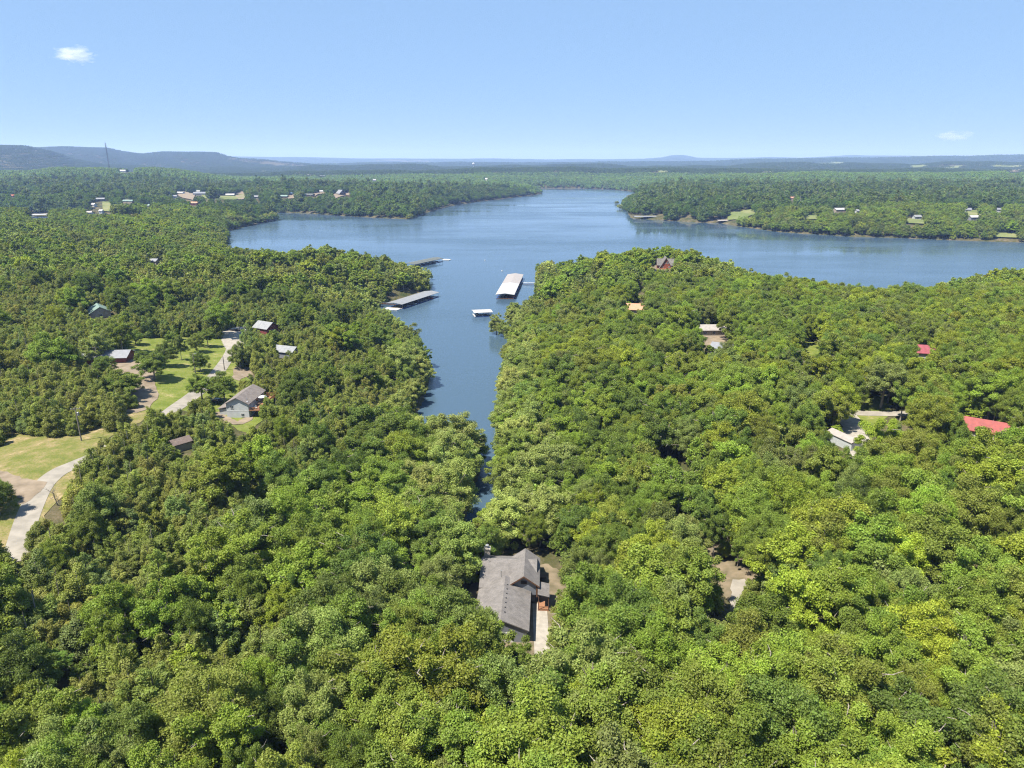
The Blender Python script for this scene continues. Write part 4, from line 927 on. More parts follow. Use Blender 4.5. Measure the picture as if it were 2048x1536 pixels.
def oak(seed, lobes, n_leaf, size, R=5.0, H=13.0, squash=1.0, gap=0.0, base=0.22, twig=0):
    """a crown of two to four leaders, each a heap of uneven leafy boughs"""
    rg = np.random.default_rng(seed); nL = 2 + int(rg.integers(0, 3)); LCs, LRs, Ds = [], [], []
    for L in range(nL):
        a = L * 2 * math.pi / nL + rg.uniform(0, 1.2); off = R * rg.uniform(.22, .42); top = H * rg.uniform(.82, 1.0) if L else H
        cx, cy = off * math.cos(a), off * math.sin(a); rx = R * rg.uniform(.58, .74); zb = H * (base + rg.uniform(-.04, .10)); cz = zb + (top - zb) * .46; hz_ = (top - zb) * .5
        nl = max(8, int(lobes * 2.3 / nL)); k = np.arange(nl); cu = np.clip(1 - (k + .5) / nl * 1.72 + rg.normal(0, .08, nl), -.85, 1); ph = k * 2.39996 + rg.uniform(0, 6) + rg.normal(0, .3, nl)
        s = np.sqrt(np.clip(1 - cu ** 2, 0, 1)) ** .85; s = s * (1 - .22 * np.clip(cu, 0, 1)); D = np.stack([s * np.cos(ph), s * np.sin(ph), cu], 1); rr = rg.uniform(.5, 1.12, nl)
        LC = D * rr[:, None] * np.array([rx, rx, hz_]) + np.array([cx, cy, cz]); LCs.append(LC); Ds.append(unit(D)); LRs.append(rg.uniform(.10, .21, nl) * R)
    LC = np.concatenate(LCs); D = np.concatenate(Ds); LR = np.concatenate(LRs); keep = rg.random(len(LC)) > gap; LC, LR, D = LC[keep], LR[keep], D[keep]; m_ = len(LC)
    w = LR ** 2; li = rg.choice(m_, n_leaf, p=w / w.sum())
    d = rg.normal(size=(n_leaf, 3)); d[:, 2] += .3; d = unit(unit(d) + D[li] * .5)
    tw = unit(rg.normal(size=(m_, 6, 3)) + D[:, None, :] * .6); ti = rg.integers(0, 6, n_leaf); d = unit(d + tw[li, ti] * 1.1)
    rad_ = rg.uniform(.3, 1.25, n_leaf) ** .7
    C = LC[li] + d * (LR[li] * rad_)[:, None] * np.array([1.2, 1.2, .95]) + D[li] * (LR[li] * rg.uniform(-.4, .9, n_leaf))[:, None] + rg.normal(0, .05 * R / 5, (n_leaf, 3))
    N = unit(d * .5 + rg.normal(size=(n_leaf, 3)) * .6 + np.array([0, 0, .4]))
    S = np.clip(rg.lognormal(0, .32, n_leaf), .45, 1.9) * size
    V, Q = quads(C, N, S, .7, rg); lv = np.clip(.5 + rg.normal(0, .17, n_leaf) + (rg.random(m_)[li] - .5) * .25, 0, 1)
    parts = []
    top = np.array([rg.normal(0, .3), rg.normal(0, .3), H * .62]); b0 = np.array([0, 0, -1.0])
    mid = np.array([rg.normal(0, .15), rg.normal(0, .15), H * .32])
    parts.append(tube_np([b0, mid * [1, 1, .5], mid, (mid + top) / 2, top], [.34, .27, .22, .16, .07], 6))
    order = np.argsort(rg.random(m_))[:min(m_, 14)]
    for j in order:
        st = mid + (top - mid) * rg.uniform(0, .8); e = LC[j] + D[j] * LR[j] * .3; md = (st + e) / 2 + np.array([0, 0, .4]) + rg.normal(0, .25, 3)
        parts.append(tube_np([st, md, e], [.12, .07, .025], 4))
    for j in range(twig * 2):
        q_ = rg.integers(m_); st = LC[q_]; e = st + unit(D[q_] + rg.normal(0, .6, 3)) * LR[q_] * rg.uniform(1.8, 3.6); parts.append(tube_np([st, (st + e) / 2 + rg.normal(0, .2, 3), e], [.10, .065, .025], 4))
    TV, TQ = merge(parts)
    return V, Q, lv, TV, TQ

def cedar(seed, n_leaf, size, R=2.1, H=8.5, blunt=.75):
    """a ragged feathery juniper: plumes of upswept sprays heaped into a blunt cone"""
    rg = np.random.default_rng(seed); m_ = 46; f = np.clip(1 - np.sqrt(rg.random(m_)) * .98, 0, 1); ph = np.arange(m_) * 2.39996 + rg.normal(0, .4, m_)
    prof = (np.clip(1 - f, 0, 1) ** blunt) * np.clip(f * 5 + .6, 0, 1); side = 1 + .2 * np.sin(ph * 2 + seed)
    PC = np.stack([np.cos(ph) * R * .72 * prof * side, np.sin(ph) * R * .72 * prof * side, H * (.08 + .84 * f)], 1); PR = rg.uniform(.30, .48, m_) * R * (1 - .3 * f); PH = rg.uniform(.6, 1.2, m_)
    n = n_leaf; li = rg.choice(m_, n, p=PR ** 1.5 / (PR ** 1.5).sum()); d = unit(rg.normal(size=(n, 3))); rr = rg.uniform(.2, 1.2, n) ** .6
    axis = unit(np.stack([np.cos(ph) * .55, np.sin(ph) * .55, np.ones(m_)], 1)); t_ = rg.uniform(-.6, 1.0, n)
    C = PC[li] + d * (PR[li] * rr * (1 - .55 * np.clip(t_, 0, 1)))[:, None] + axis[li] * (t_ * PH[li])[:, None]
    out = unit(axis[li] + unit(C * [1, 1, 0]) * .6 + rg.normal(size=(n, 3)) * .25); N = unit(d + rg.normal(size=(n, 3)) * .5 + [0, 0, .3])
    V, Q = quads(C, N, rg.uniform(.7, 1.5, n) * size, .36, rg, out); lv = np.clip(.5 + rg.normal(0, .16, n) + (rg.random(m_)[li] - .5) * .3, 0, 1)
    TV, TQ = tube_np([(0, 0, -1), (.05, 0, H * .4), (0, 0, H * .88)], [.16, .11, .03], 5)
    return V, Q, lv, TV, TQ

def bare(seed, H=11.0, ivy=0):
    rg = np.random.default_rng(seed); parts = []
    def grow(p, d, L, r, lev):
        n = 4; pts = [p]; q_ = p
        for i in range(n): d = unit(d + rg.normal(0, .16, 3) + np.array([0, 0, .04])); q_ = q_ + d * L / n; pts.append(q_)
        parts.append(tube_np(pts, np.linspace(r, r * .5, n + 1), 5 if lev < 2 else 3))
        if lev < 5:
            for k in range(3 if lev < 3 else 2 + rg.integers(0, 2)):
                j = rg.integers(2, n + 1) if lev else rg.integers(2, n + 1)
                grow(pts[j], unit(d + rg.normal(0, .62, 3) + np.array([0, 0, .12])), L * rg.uniform(.55, .78), r * .52, lev + 1)
    grow(np.array([0, 0, -1.]), np.array([rg.normal(0, .08), rg.normal(0, .08), 1.]), H * .38, .24, 0)
    return merge(parts)

NP_OAK, NP_CED, NP_SHORE, NP_BARE = 7, 5, 3, 3
proto = {}
def store(kind, i, lod, data, leafm):
    V, Q, lv, TV, TQ = data
    both_v, both_q = merge([(V, Q), (TV, TQ)]); mi = np.r_[np.zeros(len(Q), int), np.ones(len(TQ), int)]
    proto[(kind, i, lod)] = np_mesh(f'{kind}_{lod}', both_v, both_q, [M[leafm], M['bark']], attr=np.r_[lv, np.full(len(TQ), .5)], mat_idx=mi)
    if lod == 0:
        proto[(kind, i, 'crown')] = np_mesh('crown', V, Q, [M[leafm]], attr=lv); proto[(kind, i, 'trunk')] = np_mesh('trunk', TV, TQ, [M['bark']])
OAKP = [(40, 1.0, .12, .24, 4), (28, 1.0, .25, .30, 7), (52, 1.0, .08, .2, 1), (24, 1.0, .32, .34, 11), (34, 1.0, .2, .26, 5), (60, 1.0, .12, .2, 2), (30, 1.0, .22, .28, 6)]
for i in range(NP_OAK):
    lb, sq, gp, bs, tw = OAKP[i]
    sz = (.40, .36, .34, .42, .46, .33, .38)[i]; cnt = (62000, 52000, 66000, 46000, 52000, 68000, 56000)[i]; sz *= .50
    store('oak', i, 0, oak(100 + i, lb, cnt, sz, gap=gp, base=bs, twig=tw), 'leaf')
    store('oak', i, 1, oak(100 + i, lb, 9000, .50, gap=gp, base=bs), 'leaf')
for i in range(NP_SHORE):
    store('shore', i, 0, oak(300 + i, 40 + 6 * i, 52000, .21, R=5, H=13, gap=.10, base=.10, twig=3), 'leaf')
    store('shore', i, 1, oak(300 + i, 40, 9000, .50, R=5, H=13, gap=.06, base=.10), 'leaf')
for i in range(NP_CED):
    store('cedar', i, 0, cedar(500 + i, 20000, .24, blunt=(.45, .6, .38, .7, .5)[i]), 'needle')
    store('cedar', i, 1, cedar(500 + i, 2400, .62, blunt=(.45, .6, .38, .7, .5)[i]), 'needle')
for i in range(NP_BARE): proto[('bare', i, 'trunk')] = np_mesh('branches', *bare(700 + i), [M['dead_bark']])
_t = (1 + 5 ** .5) / 2
_IV = unit(np.array([(-1, _t, 0), (1, _t, 0), (-1, -_t, 0), (1, -_t, 0), (0, -1, _t), (0, 1, _t), (0, -1, -_t), (0, 1, -_t), (_t, 0, -1), (_t, 0, 1), (-_t, 0, -1), (-_t, 0, 1)], float))
_IF = np.array([(0, 11, 5), (0, 5, 1), (0, 1, 7), (0, 7, 10), (0, 10, 11), (1, 5, 9), (5, 11, 4), (11, 10, 2), (10, 7, 6), (7, 1, 8), (3, 9, 4), (3, 4, 2), (3, 2, 6), (3, 6, 8), (3, 8, 9), (4, 9, 5), (2, 4, 11), (6, 2, 10), (8, 6, 7), (9, 8, 1)])
def subdiv(V, F):
    V = list(map(tuple, V)); mid = {}; out = []
    def md(a, b):
        k = (min(a, b), max(a, b))
        if k not in mid: p = unit((np.array(V[a]) + np.array(V[b])) / 2); V.append(tuple(p)); mid[k] = len(V) - 1
        return mid[k]
    for a, b, c in F: x, y, z = md(a, b), md(b, c), md(c, a); out += [(a, x, z), (b, y, x), (c, z, y), (x, y, z)]
    return np.array(V), np.array(out)
_IV2, _IF2 = subdiv(_IV, _IF)
def heap(rg, R, H, n, base=.15, fine=True, cone=0.0):
    """a far-off crown: a heap of lumpy boughs"""
    parts = []; lv = []; V0, F0 = (_IV2, _IF2) if fine else (_IV, _IF)
    for k in range(n):
        a = k * 2.4 + rg.uniform(0, 1); f = (k + .5) / n; z = H * (base + (1 - base) * (.25 + .62 * f)); rr = R * .62 * math.sqrt(max(0, 1 - f ** 1.6)) * (1 - cone * f); s = R * rg.uniform(.26, .44) * (1 - .3 * f)
        d = V0 * (1 + rg.normal(0, .16, (len(V0), 1))) * np.array([s, s, s * rg.uniform(.8, 1.25)]); parts.append((d + np.array([rr * math.cos(a), rr * math.sin(a), z]), F0)); lv.append(np.clip(.5 + rg.normal(0, .14) + rg.normal(0, .16, len(F0)), 0, 1))
    V, F = merge(parts); return V, F, np.concatenate(lv)
for kind_, cnt_, nb_, R_0, H_0 in (('oak', NP_OAK, 9, 5.0, 13.0), ('shore', NP_SHORE, 9, 5.0, 13.0), ('cedar', NP_CED, 6, 2.1, 8.5)):
    for i in range(cnt_):
        V, F, lv = heap(np.random.default_rng(1200 + i + 40 * nb_), R_0, H_0, nb_ + 5 + i % 3, cone=.5 if kind_ == 'cedar' else 0); proto[(kind_, i, 2)] = np_mesh(kind_ + '_far', V, F, [M['leaf' if kind_ != 'cedar' else 'needle']], attr=lv)
# a piece of far forest: many small crowns on one patch
def patch(seed, n=46, size=60.0):
    rg = np.random.default_rng(seed); parts = []; lvs = []
    for k in range(n):
        c = np.array([*rg.uniform(-size / 2, size / 2, 2), 0]); R = rg.uniform(3.6, 6.4); h = rg.uniform(9, 16)
        V, F, lv = heap(rg, R, h, 3, fine=False); parts.append((V + c, F)); lvs.append(np.clip(lv + rg.normal(0, .15), 0, 1))
    V, Q = merge(parts); return np_mesh('patch', V, Q, [M['leaf']], attr=np.concatenate(lvs))
for i in range(6): proto[('patch', i, 0)] = patch(900 + i)

# ---------------------------------------------------------------- what the woods must leave open (seen from the photo's standpoint, each at its true distance)
MW, MH = 1024, 768
OPEN = np.zeros((MH, MW)); STRICT = np.zeros((MH, MW)); GROUNDM = np.zeros((MH, MW), bool)
PXu, PXv = np.meshgrid((np.arange(MW) + .5) * 2, (np.arange(MH) + .5) * 2)
def open_poly(poly, z=None, depth=None, ground_=True, strict=False):
    poly = np.array(poly, float); x0, y0 = np.clip((poly.min(0) / 2).astype(int), 0, None); x1, y1 = (poly.max(0) / 2).astype(int) + 1
    sl_ = (slice(y0, min(y1, MH)), slice(x0, min(x1, MW))); u, v = PXu[sl_], PXv[sl_]; m_ = inside(u, v, poly)
    if depth is None:
        c = poly.mean(0)
        if z is None: zz = hit(*c)[2]
        else: zz = z
        s_ = slope_of(v); y = (zz - CAM_Z) / np.minimum(s_, -1e-4); dp = y * math.cos(PITCH) - (zz - CAM_Z) * math.sin(PITCH)
    else: dp = np.full(u.shape, depth)
    OPEN[sl_] = np.where(m_, np.maximum(OPEN[sl_], dp), OPEN[sl_])
    if ground_: GROUNDM[sl_] |= m_
    if strict: STRICT[sl_] = np.where(m_, np.maximum(STRICT[sl_], dp), STRICT[sl_])
WATER_SEEN = [(1088, 376), (1160, 377), (1275, 384), (1245, 398), (1240, 416), (1262, 430), (1262, 440), (1330, 441), (1440, 446), (1480, 452), (1560, 463), (1700, 472), (1800, 475), (2048, 484), (2048, 516), (1960, 522), (1880, 542), (1830, 568), (1720, 563), (1600, 548),
    (1560, 543), (1500, 515), (1440, 494), (1340, 491), (1250, 496), (1180, 502), (1130, 517), (1070, 530), (1064, 542), (1070, 560), (1076, 572), (1048, 598), (1020, 610), (1000, 612), (985, 640), (985, 660), (1000, 672), (1008, 680), (1000, 715),
    (985, 735), (980, 765), (983, 790), (972, 810), (970, 835), (985, 850), (985, 880), (975, 900), (985, 925), (968, 945), (965, 985), (958, 1015), (948, 1040), (935, 1062), (905, 1066), (900, 1052), (930, 1040), (938, 1010), (942, 980), (950, 955), (962, 900), (962, 860), (950, 830), (935, 805), (905, 785), (880, 790), (870, 810), (850, 835), (815, 835),
    (822, 810), (845, 800), (848, 770), (865, 760), (866, 725), (848, 690), (845, 655), (830, 645), (800, 638), (770, 622), (745, 618), (745, 608), (775, 610), (865, 585), (858, 560), (858, 535), (830, 531), (800, 521), (750, 504), (700, 491),
    (665, 481), (620, 489), (530, 480), (500, 476), (455, 464), (500, 453), (553, 441), (555, 427), (690, 432), (820, 438), (850, 425), (900, 410), (960, 402), (1086, 387)]
open_poly(WATER_SEEN, z=0)
open_poly([(972, 850), (984, 850), (984, 885), (977, 905), (979, 930), (967, 950), (960, 988), (950, 988), (951, 957), (963, 903)], z=0, strict=True)
for pl in ([(243, 688), (255, 673), (318, 677), (360, 680), (400, 672), (445, 678), (434, 662), (494, 660), (494, 690), (478, 720), (470, 748), (455, 745), (475, 765), (420, 790), (380, 792), (350, 815), (295, 812), (262, 835), (215, 852), (235, 838), (275, 815), (270, 790), (235, 730), (262, 712)],
           [(0, 870), (60, 868), (150, 874), (215, 848), (238, 842), (215, 868), (165, 892), (150, 905), (148, 930), (120, 942), (100, 965), (95, 990), (85, 1010), (60, 1040), (45, 1100), (0, 1100)],
           [(430, 806), (475, 812), (503, 816), (530, 812), (525, 832), (482, 858), (455, 842), (430, 828)], [(448, 745), (470, 735), (500, 738), (520, 742), (480, 755)],
           [(962, 1152), (948, 1162), (940, 1180), (955, 1180), (957, 1152)], [(1072, 1095), (1088, 1105), (1110, 1150), (1110, 1185), (1092, 1215), (1085, 1265), (1058, 1290), (1062, 1220)],
           [(1405, 1035), (1450, 1085), (1478, 1112), (1512, 1118), (1505, 1150), (1499, 1160), (1498, 1228), (1470, 1238), (1458, 1190), (1438, 1130), (1402, 1085)], [(1605, 1202), (1675, 1202), (1685, 1228), (1612, 1234)], [(1858, 1130), (1905, 1135), (1908, 1205), (1868, 1235)],
           [(1680, 826), (1730, 820), (1735, 790), (1765, 800), (1750, 840), (1725, 870), (1725, 890), (1700, 890), (1685, 860)], [(1610, 680), (1628, 678), (1624, 704), (1608, 704)], [(1700, 905), (1716, 905), (1716, 940), (1702, 935)], [(1800, 825), (1848, 822), (1845, 838), (1798, 840)], [(1815, 840), (1835, 845), (1830, 862), (1812, 858)],
           [(1568, 800), (1590, 798), (1588, 818), (1568, 818)], [(1625, 728), (1690, 730), (1690, 740), (1625, 736)], [(1400, 668), (1450, 666), (1452, 682), (1402, 684)], [(1318, 533), (1330, 533), (1328, 542), (1300, 542)], [(1270, 568), (1300, 570), (1290, 585), (1272, 582)]):
    open_poly(pl, strict=pl[0] in ((1072, 1095), (962, 1152)))
for pl, mt in FARPATCH: open_poly(pl)
def open_house(P, u0, v0, u1, v1): open_poly([(u0, v0), (u1, v0), (u1, v1), (u0, v1)], depth=project(*P)[2] - 2, ground_=False, strict=True)
open_poly([(962, 1095), (1082, 1095), (1088, 1150), (1095, 1200), (1066, 1222), (1050, 1200), (1000, 1204), (962, 1194)], depth=150, ground_=False, strict=True)
open_poly([(476, 762), (500, 740), (542, 762), (540, 785), (524, 812), (480, 812)], depth=235, ground_=False, strict=True)
for P, bx in ((P_metal, (164, 686, 264, 722)), (P_green, (176, 604, 224, 626)), (P_redwall, (512, 632, 566, 652)), (P_shed, (352, 866, 380, 888)), (P_aframe, (1317, 506, 1345, 534)), (P_terra, (1258, 603, 1288, 612)), (P_trailer, (1674, 858, 1699, 892)), (P_grey0, (300, 514, 314, 524)), (P_lodge, (668, 374, 696, 390))):
    open_house(P, *bx)
for P, bx in ((P_hidden, (559, 701, 570, 712)), (P_white, (1396, 645, 1414, 655)), (P_white, (1428, 645, 1446, 655)), (P_greyroof, (1430, 683, 1446, 690)), (P_greyroof, (1444, 690, 1460, 697)), (P_redblue, (1336, 733, 1352, 741)), (P_redblue, (1320, 743, 1336, 751)), (P_blue2, (1416, 737, 1438, 743)), (P_pink, (1834, 685, 1866, 699)),
              (P_pink, (1846, 704, 1860, 713)), (P_red2, (1946, 829, 1984, 847)), (P_red2, (1918, 826, 1930, 832)), (P_brown, (1350, 946, 1362, 954)), (P_brown, (1372, 944, 1386, 952))):
    open_poly([(bx[0], bx[1]), (bx[2], bx[1]), (bx[2], bx[3]), (bx[0], bx[3])], depth=project(*P)[2] + 5, ground_=False, strict=P is P_pink or P is P_red2)
for u, v, w, dep, p, hh in FARP: open_house(p, u - w / 2, v - max(5, .9 * hh * FPX / dep), u + w / 2, v)
open_poly([(150, 826), (166, 826), (168, 884), (154, 884)], depth=172, ground_=False)
for bx in ((994, 546, 1045, 596), (776, 584, 870, 618), (812, 514, 888, 532), (942, 617, 984, 636), (1262, 430, 1324, 441), (1364, 432, 1384, 440), (1432, 440, 1470, 448), (60, 427, 98, 437)):
    open_poly([(bx[0], bx[1]), (bx[2], bx[1]), (bx[2], bx[3]), (bx[0], bx[3])], z=0, strict=bx[3] - bx[1] < 14)

_lf = hit(-150, 1000)
HOUSES = [(_lf[0], _lf[1], 32.0)] + [(p[0], p[1], r * .88) for p in [] for r in []] + [(-7.0, 129.0, 5.0), (-1.5, 124.0, 7.0), (-1.0, 137.0, 8.5), (4.0, 137.0, 6.5)] + [(a, b_, r * .9) for a, b_, r, z_ in PADS[1:]] + [(p[0], p[1], w * dep / FPX / 2 + 4) for u, v, w, dep, p, hh in FARP] + [(P_lodge[0], P_lodge[1], 16)]
_k = np.arange(44); _r = np.sqrt((_k + .5) / 44) * 1.06; SX, SY = _r * np.cos(_k * 2.39996), _r * np.sin(_k * 2.39996)
def allowed(x, y, z, R, H, thr=.10, cb=.25):
    u, v, dep = project(x, y, z + H * (1 + cb) / 2)
    pr = R * FPX / dep; el = (CAM_Z - z) / np.hypot(x, y); el = np.arctan(el)
    ph = (H * (1 - cb) / 2 * np.cos(el) + R * .7 * np.sin(el)) * FPX / dep
    cnt = np.zeros(len(x))
    for a, b_ in zip(SX, SY):
        iu = ((u + a * pr * .95) / 2).astype(int); iv = ((v - b_ * ph) / 2).astype(int); ok = (iu >= 0) & (iu < MW) & (iv >= 0) & (iv < MH)
        d = np.where(ok, OPEN[np.clip(iv, 0, MH - 1), np.clip(iu, 0, MW - 1)], 0); cnt += (d > dep + 3)
        d = np.where(ok, STRICT[np.clip(iv, 0, MH - 1), np.clip(iu, 0, MW - 1)], 0); cnt += (d > dep + 3) * 8
    bu, bv, bd = project(x, y, z); iu = np.clip((bu / 2).astype(int), 0, MW - 1); iv = np.clip((bv / 2).astype(int), 0, MH - 1)
    inb = (bu >= 0) & (bu < 2048) & (bv >= 0) & (bv < 1536); onopen = inb & GROUNDM[iv, iu] & (OPEN[iv, iu] < dep * 1.15 + 5)
    good = (cnt / len(SX) <= thr) & ~onopen
    for hx, hy, hr in HOUSES: good &= np.hypot(x - hx, y - hy) > hr + R * .35
    return good

CEDZ = [([(-200, 560), (120, 540), (330, 560), (500, 540), (640, 560), (720, 610), (840, 700), (830, 790), (740, 830), (700, 900), (660, 960), (600, 1010), (480, 1060), (420, 1150), (250, 1230), (-200, 1330)], .78), ([(90, 900), (330, 900), (640, 900), (560, 1030), (420, 1120), (300, 1230), (60, 1250)], .86),
        ([(520, 540), (700, 560), (860, 560), (850, 620), (700, 610)], .75), ([(600, 640), (780, 640), (850, 720), (800, 830), (700, 880), (560, 800)], .68), ([(1050, 540), (1180, 520), (1260, 600), (1180, 640), (1040, 640)], .6), ([(-200, 690), (170, 720), (240, 830), (200, 850), (-200, 860)], .9),
        ([(-200, 450), (450, 470), (700, 500), (860, 540), (860, 600), (-200, 620)], .5), ([(-200, 1230), (300, 1230), (500, 1150), (620, 1300), (400, 1420), (-200, 1480)], .35)]
def cedar_frac(u, v, x, y):
    f = np.full(np.shape(u), .04); f = np.where((v < 450), .12, f)
    for pl, k in CEDZ: f = np.where(inside(u, v, np.array(pl, float)), np.maximum(f, k), f)
    return np.clip(f + .25 * (f > .2) * (np.sin(x / 17 + 1) * np.sin(y / 21) + .5 * np.sin(x / 7 - y / 9)), 0, .97)

OAKC = [('yellow-green', (.213, .253, .034)), ('bright green', (.177, .237, .035)), ('mid green', (.150, .204, .034)), ('deep green', (.112, .160, .031)), ('grey-green', (.168, .204, .056)), ('olive green', (.168, .197, .036))]
CEDC = [('olive', (.176, .210, .044)), ('brownish olive', (.194, .210, .050)), ('dark olive', (.148, .178, .040)), ('blue-green', (.140, .185, .052))]
SHC = [('pale yellow-green', (.265, .302, .085)), ('pale green', (.217, .260, .074)), ('light green', (.170, .217, .048))]

def grid_pts(sp, y0, y1, tmax, seed, jit=.46):
    rg = np.random.default_rng(seed); X = np.arange(-tmax * y1, tmax * y1, sp); Y = np.arange(max(y0, 1), y1, sp)
    x, y = np.meshgrid(X, Y); x = x + (np.arange(len(Y))[:, None] % 2) * sp / 2; x = x.ravel(); y = y.ravel(); m_ = np.abs(x) < tmax * y + 30; x, y = x[m_], y[m_]
    return x + rg.uniform(-jit, jit, len(x)) * sp * 1.25, y + rg.uniform(-jit, jit, len(y)) * sp, rg

def stand(sp, y0, y1, seed, kind, tmax=.86, chunk=None):
    x, y, rg = grid_pts(sp, y0, y1, tmax, seed); z = height(x, y); m_ = z > (.3 if y0 < 400 else (-.25 if y0 < 1100 else -.9)); x, y, z = x[m_], y[m_], z[m_]
    u, v, dep = project(x, y, z + 6); cf = cedar_frac(u, v, x, y); r = rg.random(len(x))
    m_ = (r < cf ** .8) if kind == 'cedar' else (r < (1 - cf) ** 1.6); x, y, z, u, v = x[m_], y[m_], z[m_], u[m_], v[m_]; n_ = len(x)
    low = np.clip((z - .5) / 8, .0, 1)
    if kind == 'cedar': R = rg.uniform(2.1, 3.7, n_) * sp / 3.9; H = R * rg.uniform(2.3, 3.4, n_)
    else:
        big = np.clip(rg.normal(1, .24, n_) + .28 * (rg.random(n_) < .14) + .12 * np.sin(x / 29) * np.sin(y / 37), .60, 1.6)
        R = 4.9 * big * (sp / 6.6) ** .6; H = 13.4 * (.55 + .45 * big) * (.72 + .28 * low)
        if y0 >= 1100: R *= .95
    for a in range(3): pass
    ok = allowed(x, y, z, R, H); x, y, z, R, H, u, v = (q_[ok] for q_ in (x, y, z, R, H, u, v))
    # second try on rejected ground: smaller trees that stay below the open view
    return [x, y, z, R, H, u, v], rg

def colour_of(kind, x, y, u, v, rg):
    n_ = len(x); zone = np.sin(x / 41 + 2) * np.cos(y / 53) + .5 * np.sin(x / 19 + y / 23)
    if kind == 'cedar': p = np.stack([np.full(n_, 1.0), .8 + .5 * zone, np.full(n_, .45), np.full(n_, .22)], 1)
    else:
        right = np.clip((u - 1000) / 700, 0, 1) * np.clip((v - 480) / 200, 0, 1)
        z2 = np.sin(x / 27 - y / 35 + 1) + .6 * np.sin(x / 12 + y / 15); p = np.stack([.15 + .6 * right + .45 * zone, np.full(n_, .75) + .5 * z2, np.full(n_, 1.0), .5 - .2 * right - .35 * zone, .38 - .3 * z2, .3 + .25 * right + .25 * zone], 1)
    p = np.clip(p, .03, None); p /= p.sum(1, keepdims=True); c = (p.cumsum(1) < rg.random(n_)[:, None]).sum(1); return np.clip(c, 0, p.shape[1] - 1)

T = dict(x=[], y=[], z=[], R=[], H=[], kind=[], pi=[], col=[], tint=[], lod=[], rz=[])
KIDX = {'oak': 0, 'cedar': 1, 'shore': 2, 'bare': 3, 'patch': 4}; NPK = {'oak': NP_OAK, 'cedar': NP_CED, 'shore': NP_SHORE, 'bare': NP_BARE, 'patch': 6}
PAL = {'oak': OAKC, 'cedar': CEDC, 'shore': SHC}
def push(kind, x, y, z, R, H, col, rg, lod, amp=.13):
    n_ = len(x); base = np.array([c for _, c in PAL[kind]])[col] if kind in PAL else np.tile([.1, .14, .03], (n_, 1))
    tint = base * (1 + rg.normal(0, amp, (n_, 1))).clip(.6, 1.5) * (1 + rg.normal(0, .03, (n_, 3))) * (np.array([.48, .62, .74]) if lod == 2 else (np.array([.58, .71, .80]) if y.min() > 1100 else 1))  # far crowns: darker, bluer tint paints in missing self-shade and haze
    for k, a in dict(x=x, y=y, z=z, R=R, H=H, kind=np.full(n_, KIDX[kind]), pi=rg.integers(0, NPK[kind], n_), col=col, tint=tint, lod=np.full(n_, lod), rz=rg.uniform(0, 6.28, n_)).items(): T[k].append(np.asarray(a))

# trees that the photo shows singly
MAN = [  # u, v of base, R, H, kind, colour, view height hint
    (310, 760, 5.6, 10.5, 'oak', 3), (331, 734, 4.6, 10.5, 'oak', 3), (363, 721, 2.6, 11, 'oak', 4), (394, 705, 3.9, 8.5, 'oak', 2), (417, 694, 3.8, 8.5, 'oak', 2), (401, 744, 3.8, 8.0, 'oak', 3), (288, 731, 3.0, 6, 'oak', 3), (404, 804, 4.8, 9.5, 'oak', 2), (449, 806, 5.0, 11, 'oak', 2),
    (196, 724, 5.8, 12, 'shore', 1), (213, 754, 4.0, 8, 'oak', 3), (245, 796, 6.0, 9.5, 'oak', 2), (0, 1030, 3.6, 8, 'oak', 3), (-6, 1008, 3.2, 7, 'oak', 2), (272, 690, 3.2, 6.5, 'oak', 2), (345, 700, 3.2, 8, 'oak', 2), (228, 800, 4.6, 8.5, 'oak', 3),
    (262, 786, 3.8, 7.5, 'oak', 2), (480, 738, 3.6, 11, 'oak', 4), (486, 735, 2.6, 10, 'cedar', 2), (552, 700, 3.4, 9, 'oak', 3), (1424, 1125, 3.2, 13, 'oak', 3), (1526, 1152, 3.0, 11, 'oak', 3), (1650, 1236, 3.6, 14, 'oak', 3), (1545, 1262, 3.4, 8, 'oak', 2), (1474, 1134, 1.8, 5.5, 'oak', 2), (1412, 1092, 2.4, 8, 'oak', 3), (1450, 1116, 1.7, 4.5, 'oak', 0), (1500, 1205, 2.0, 6, 'cedar', 0)]
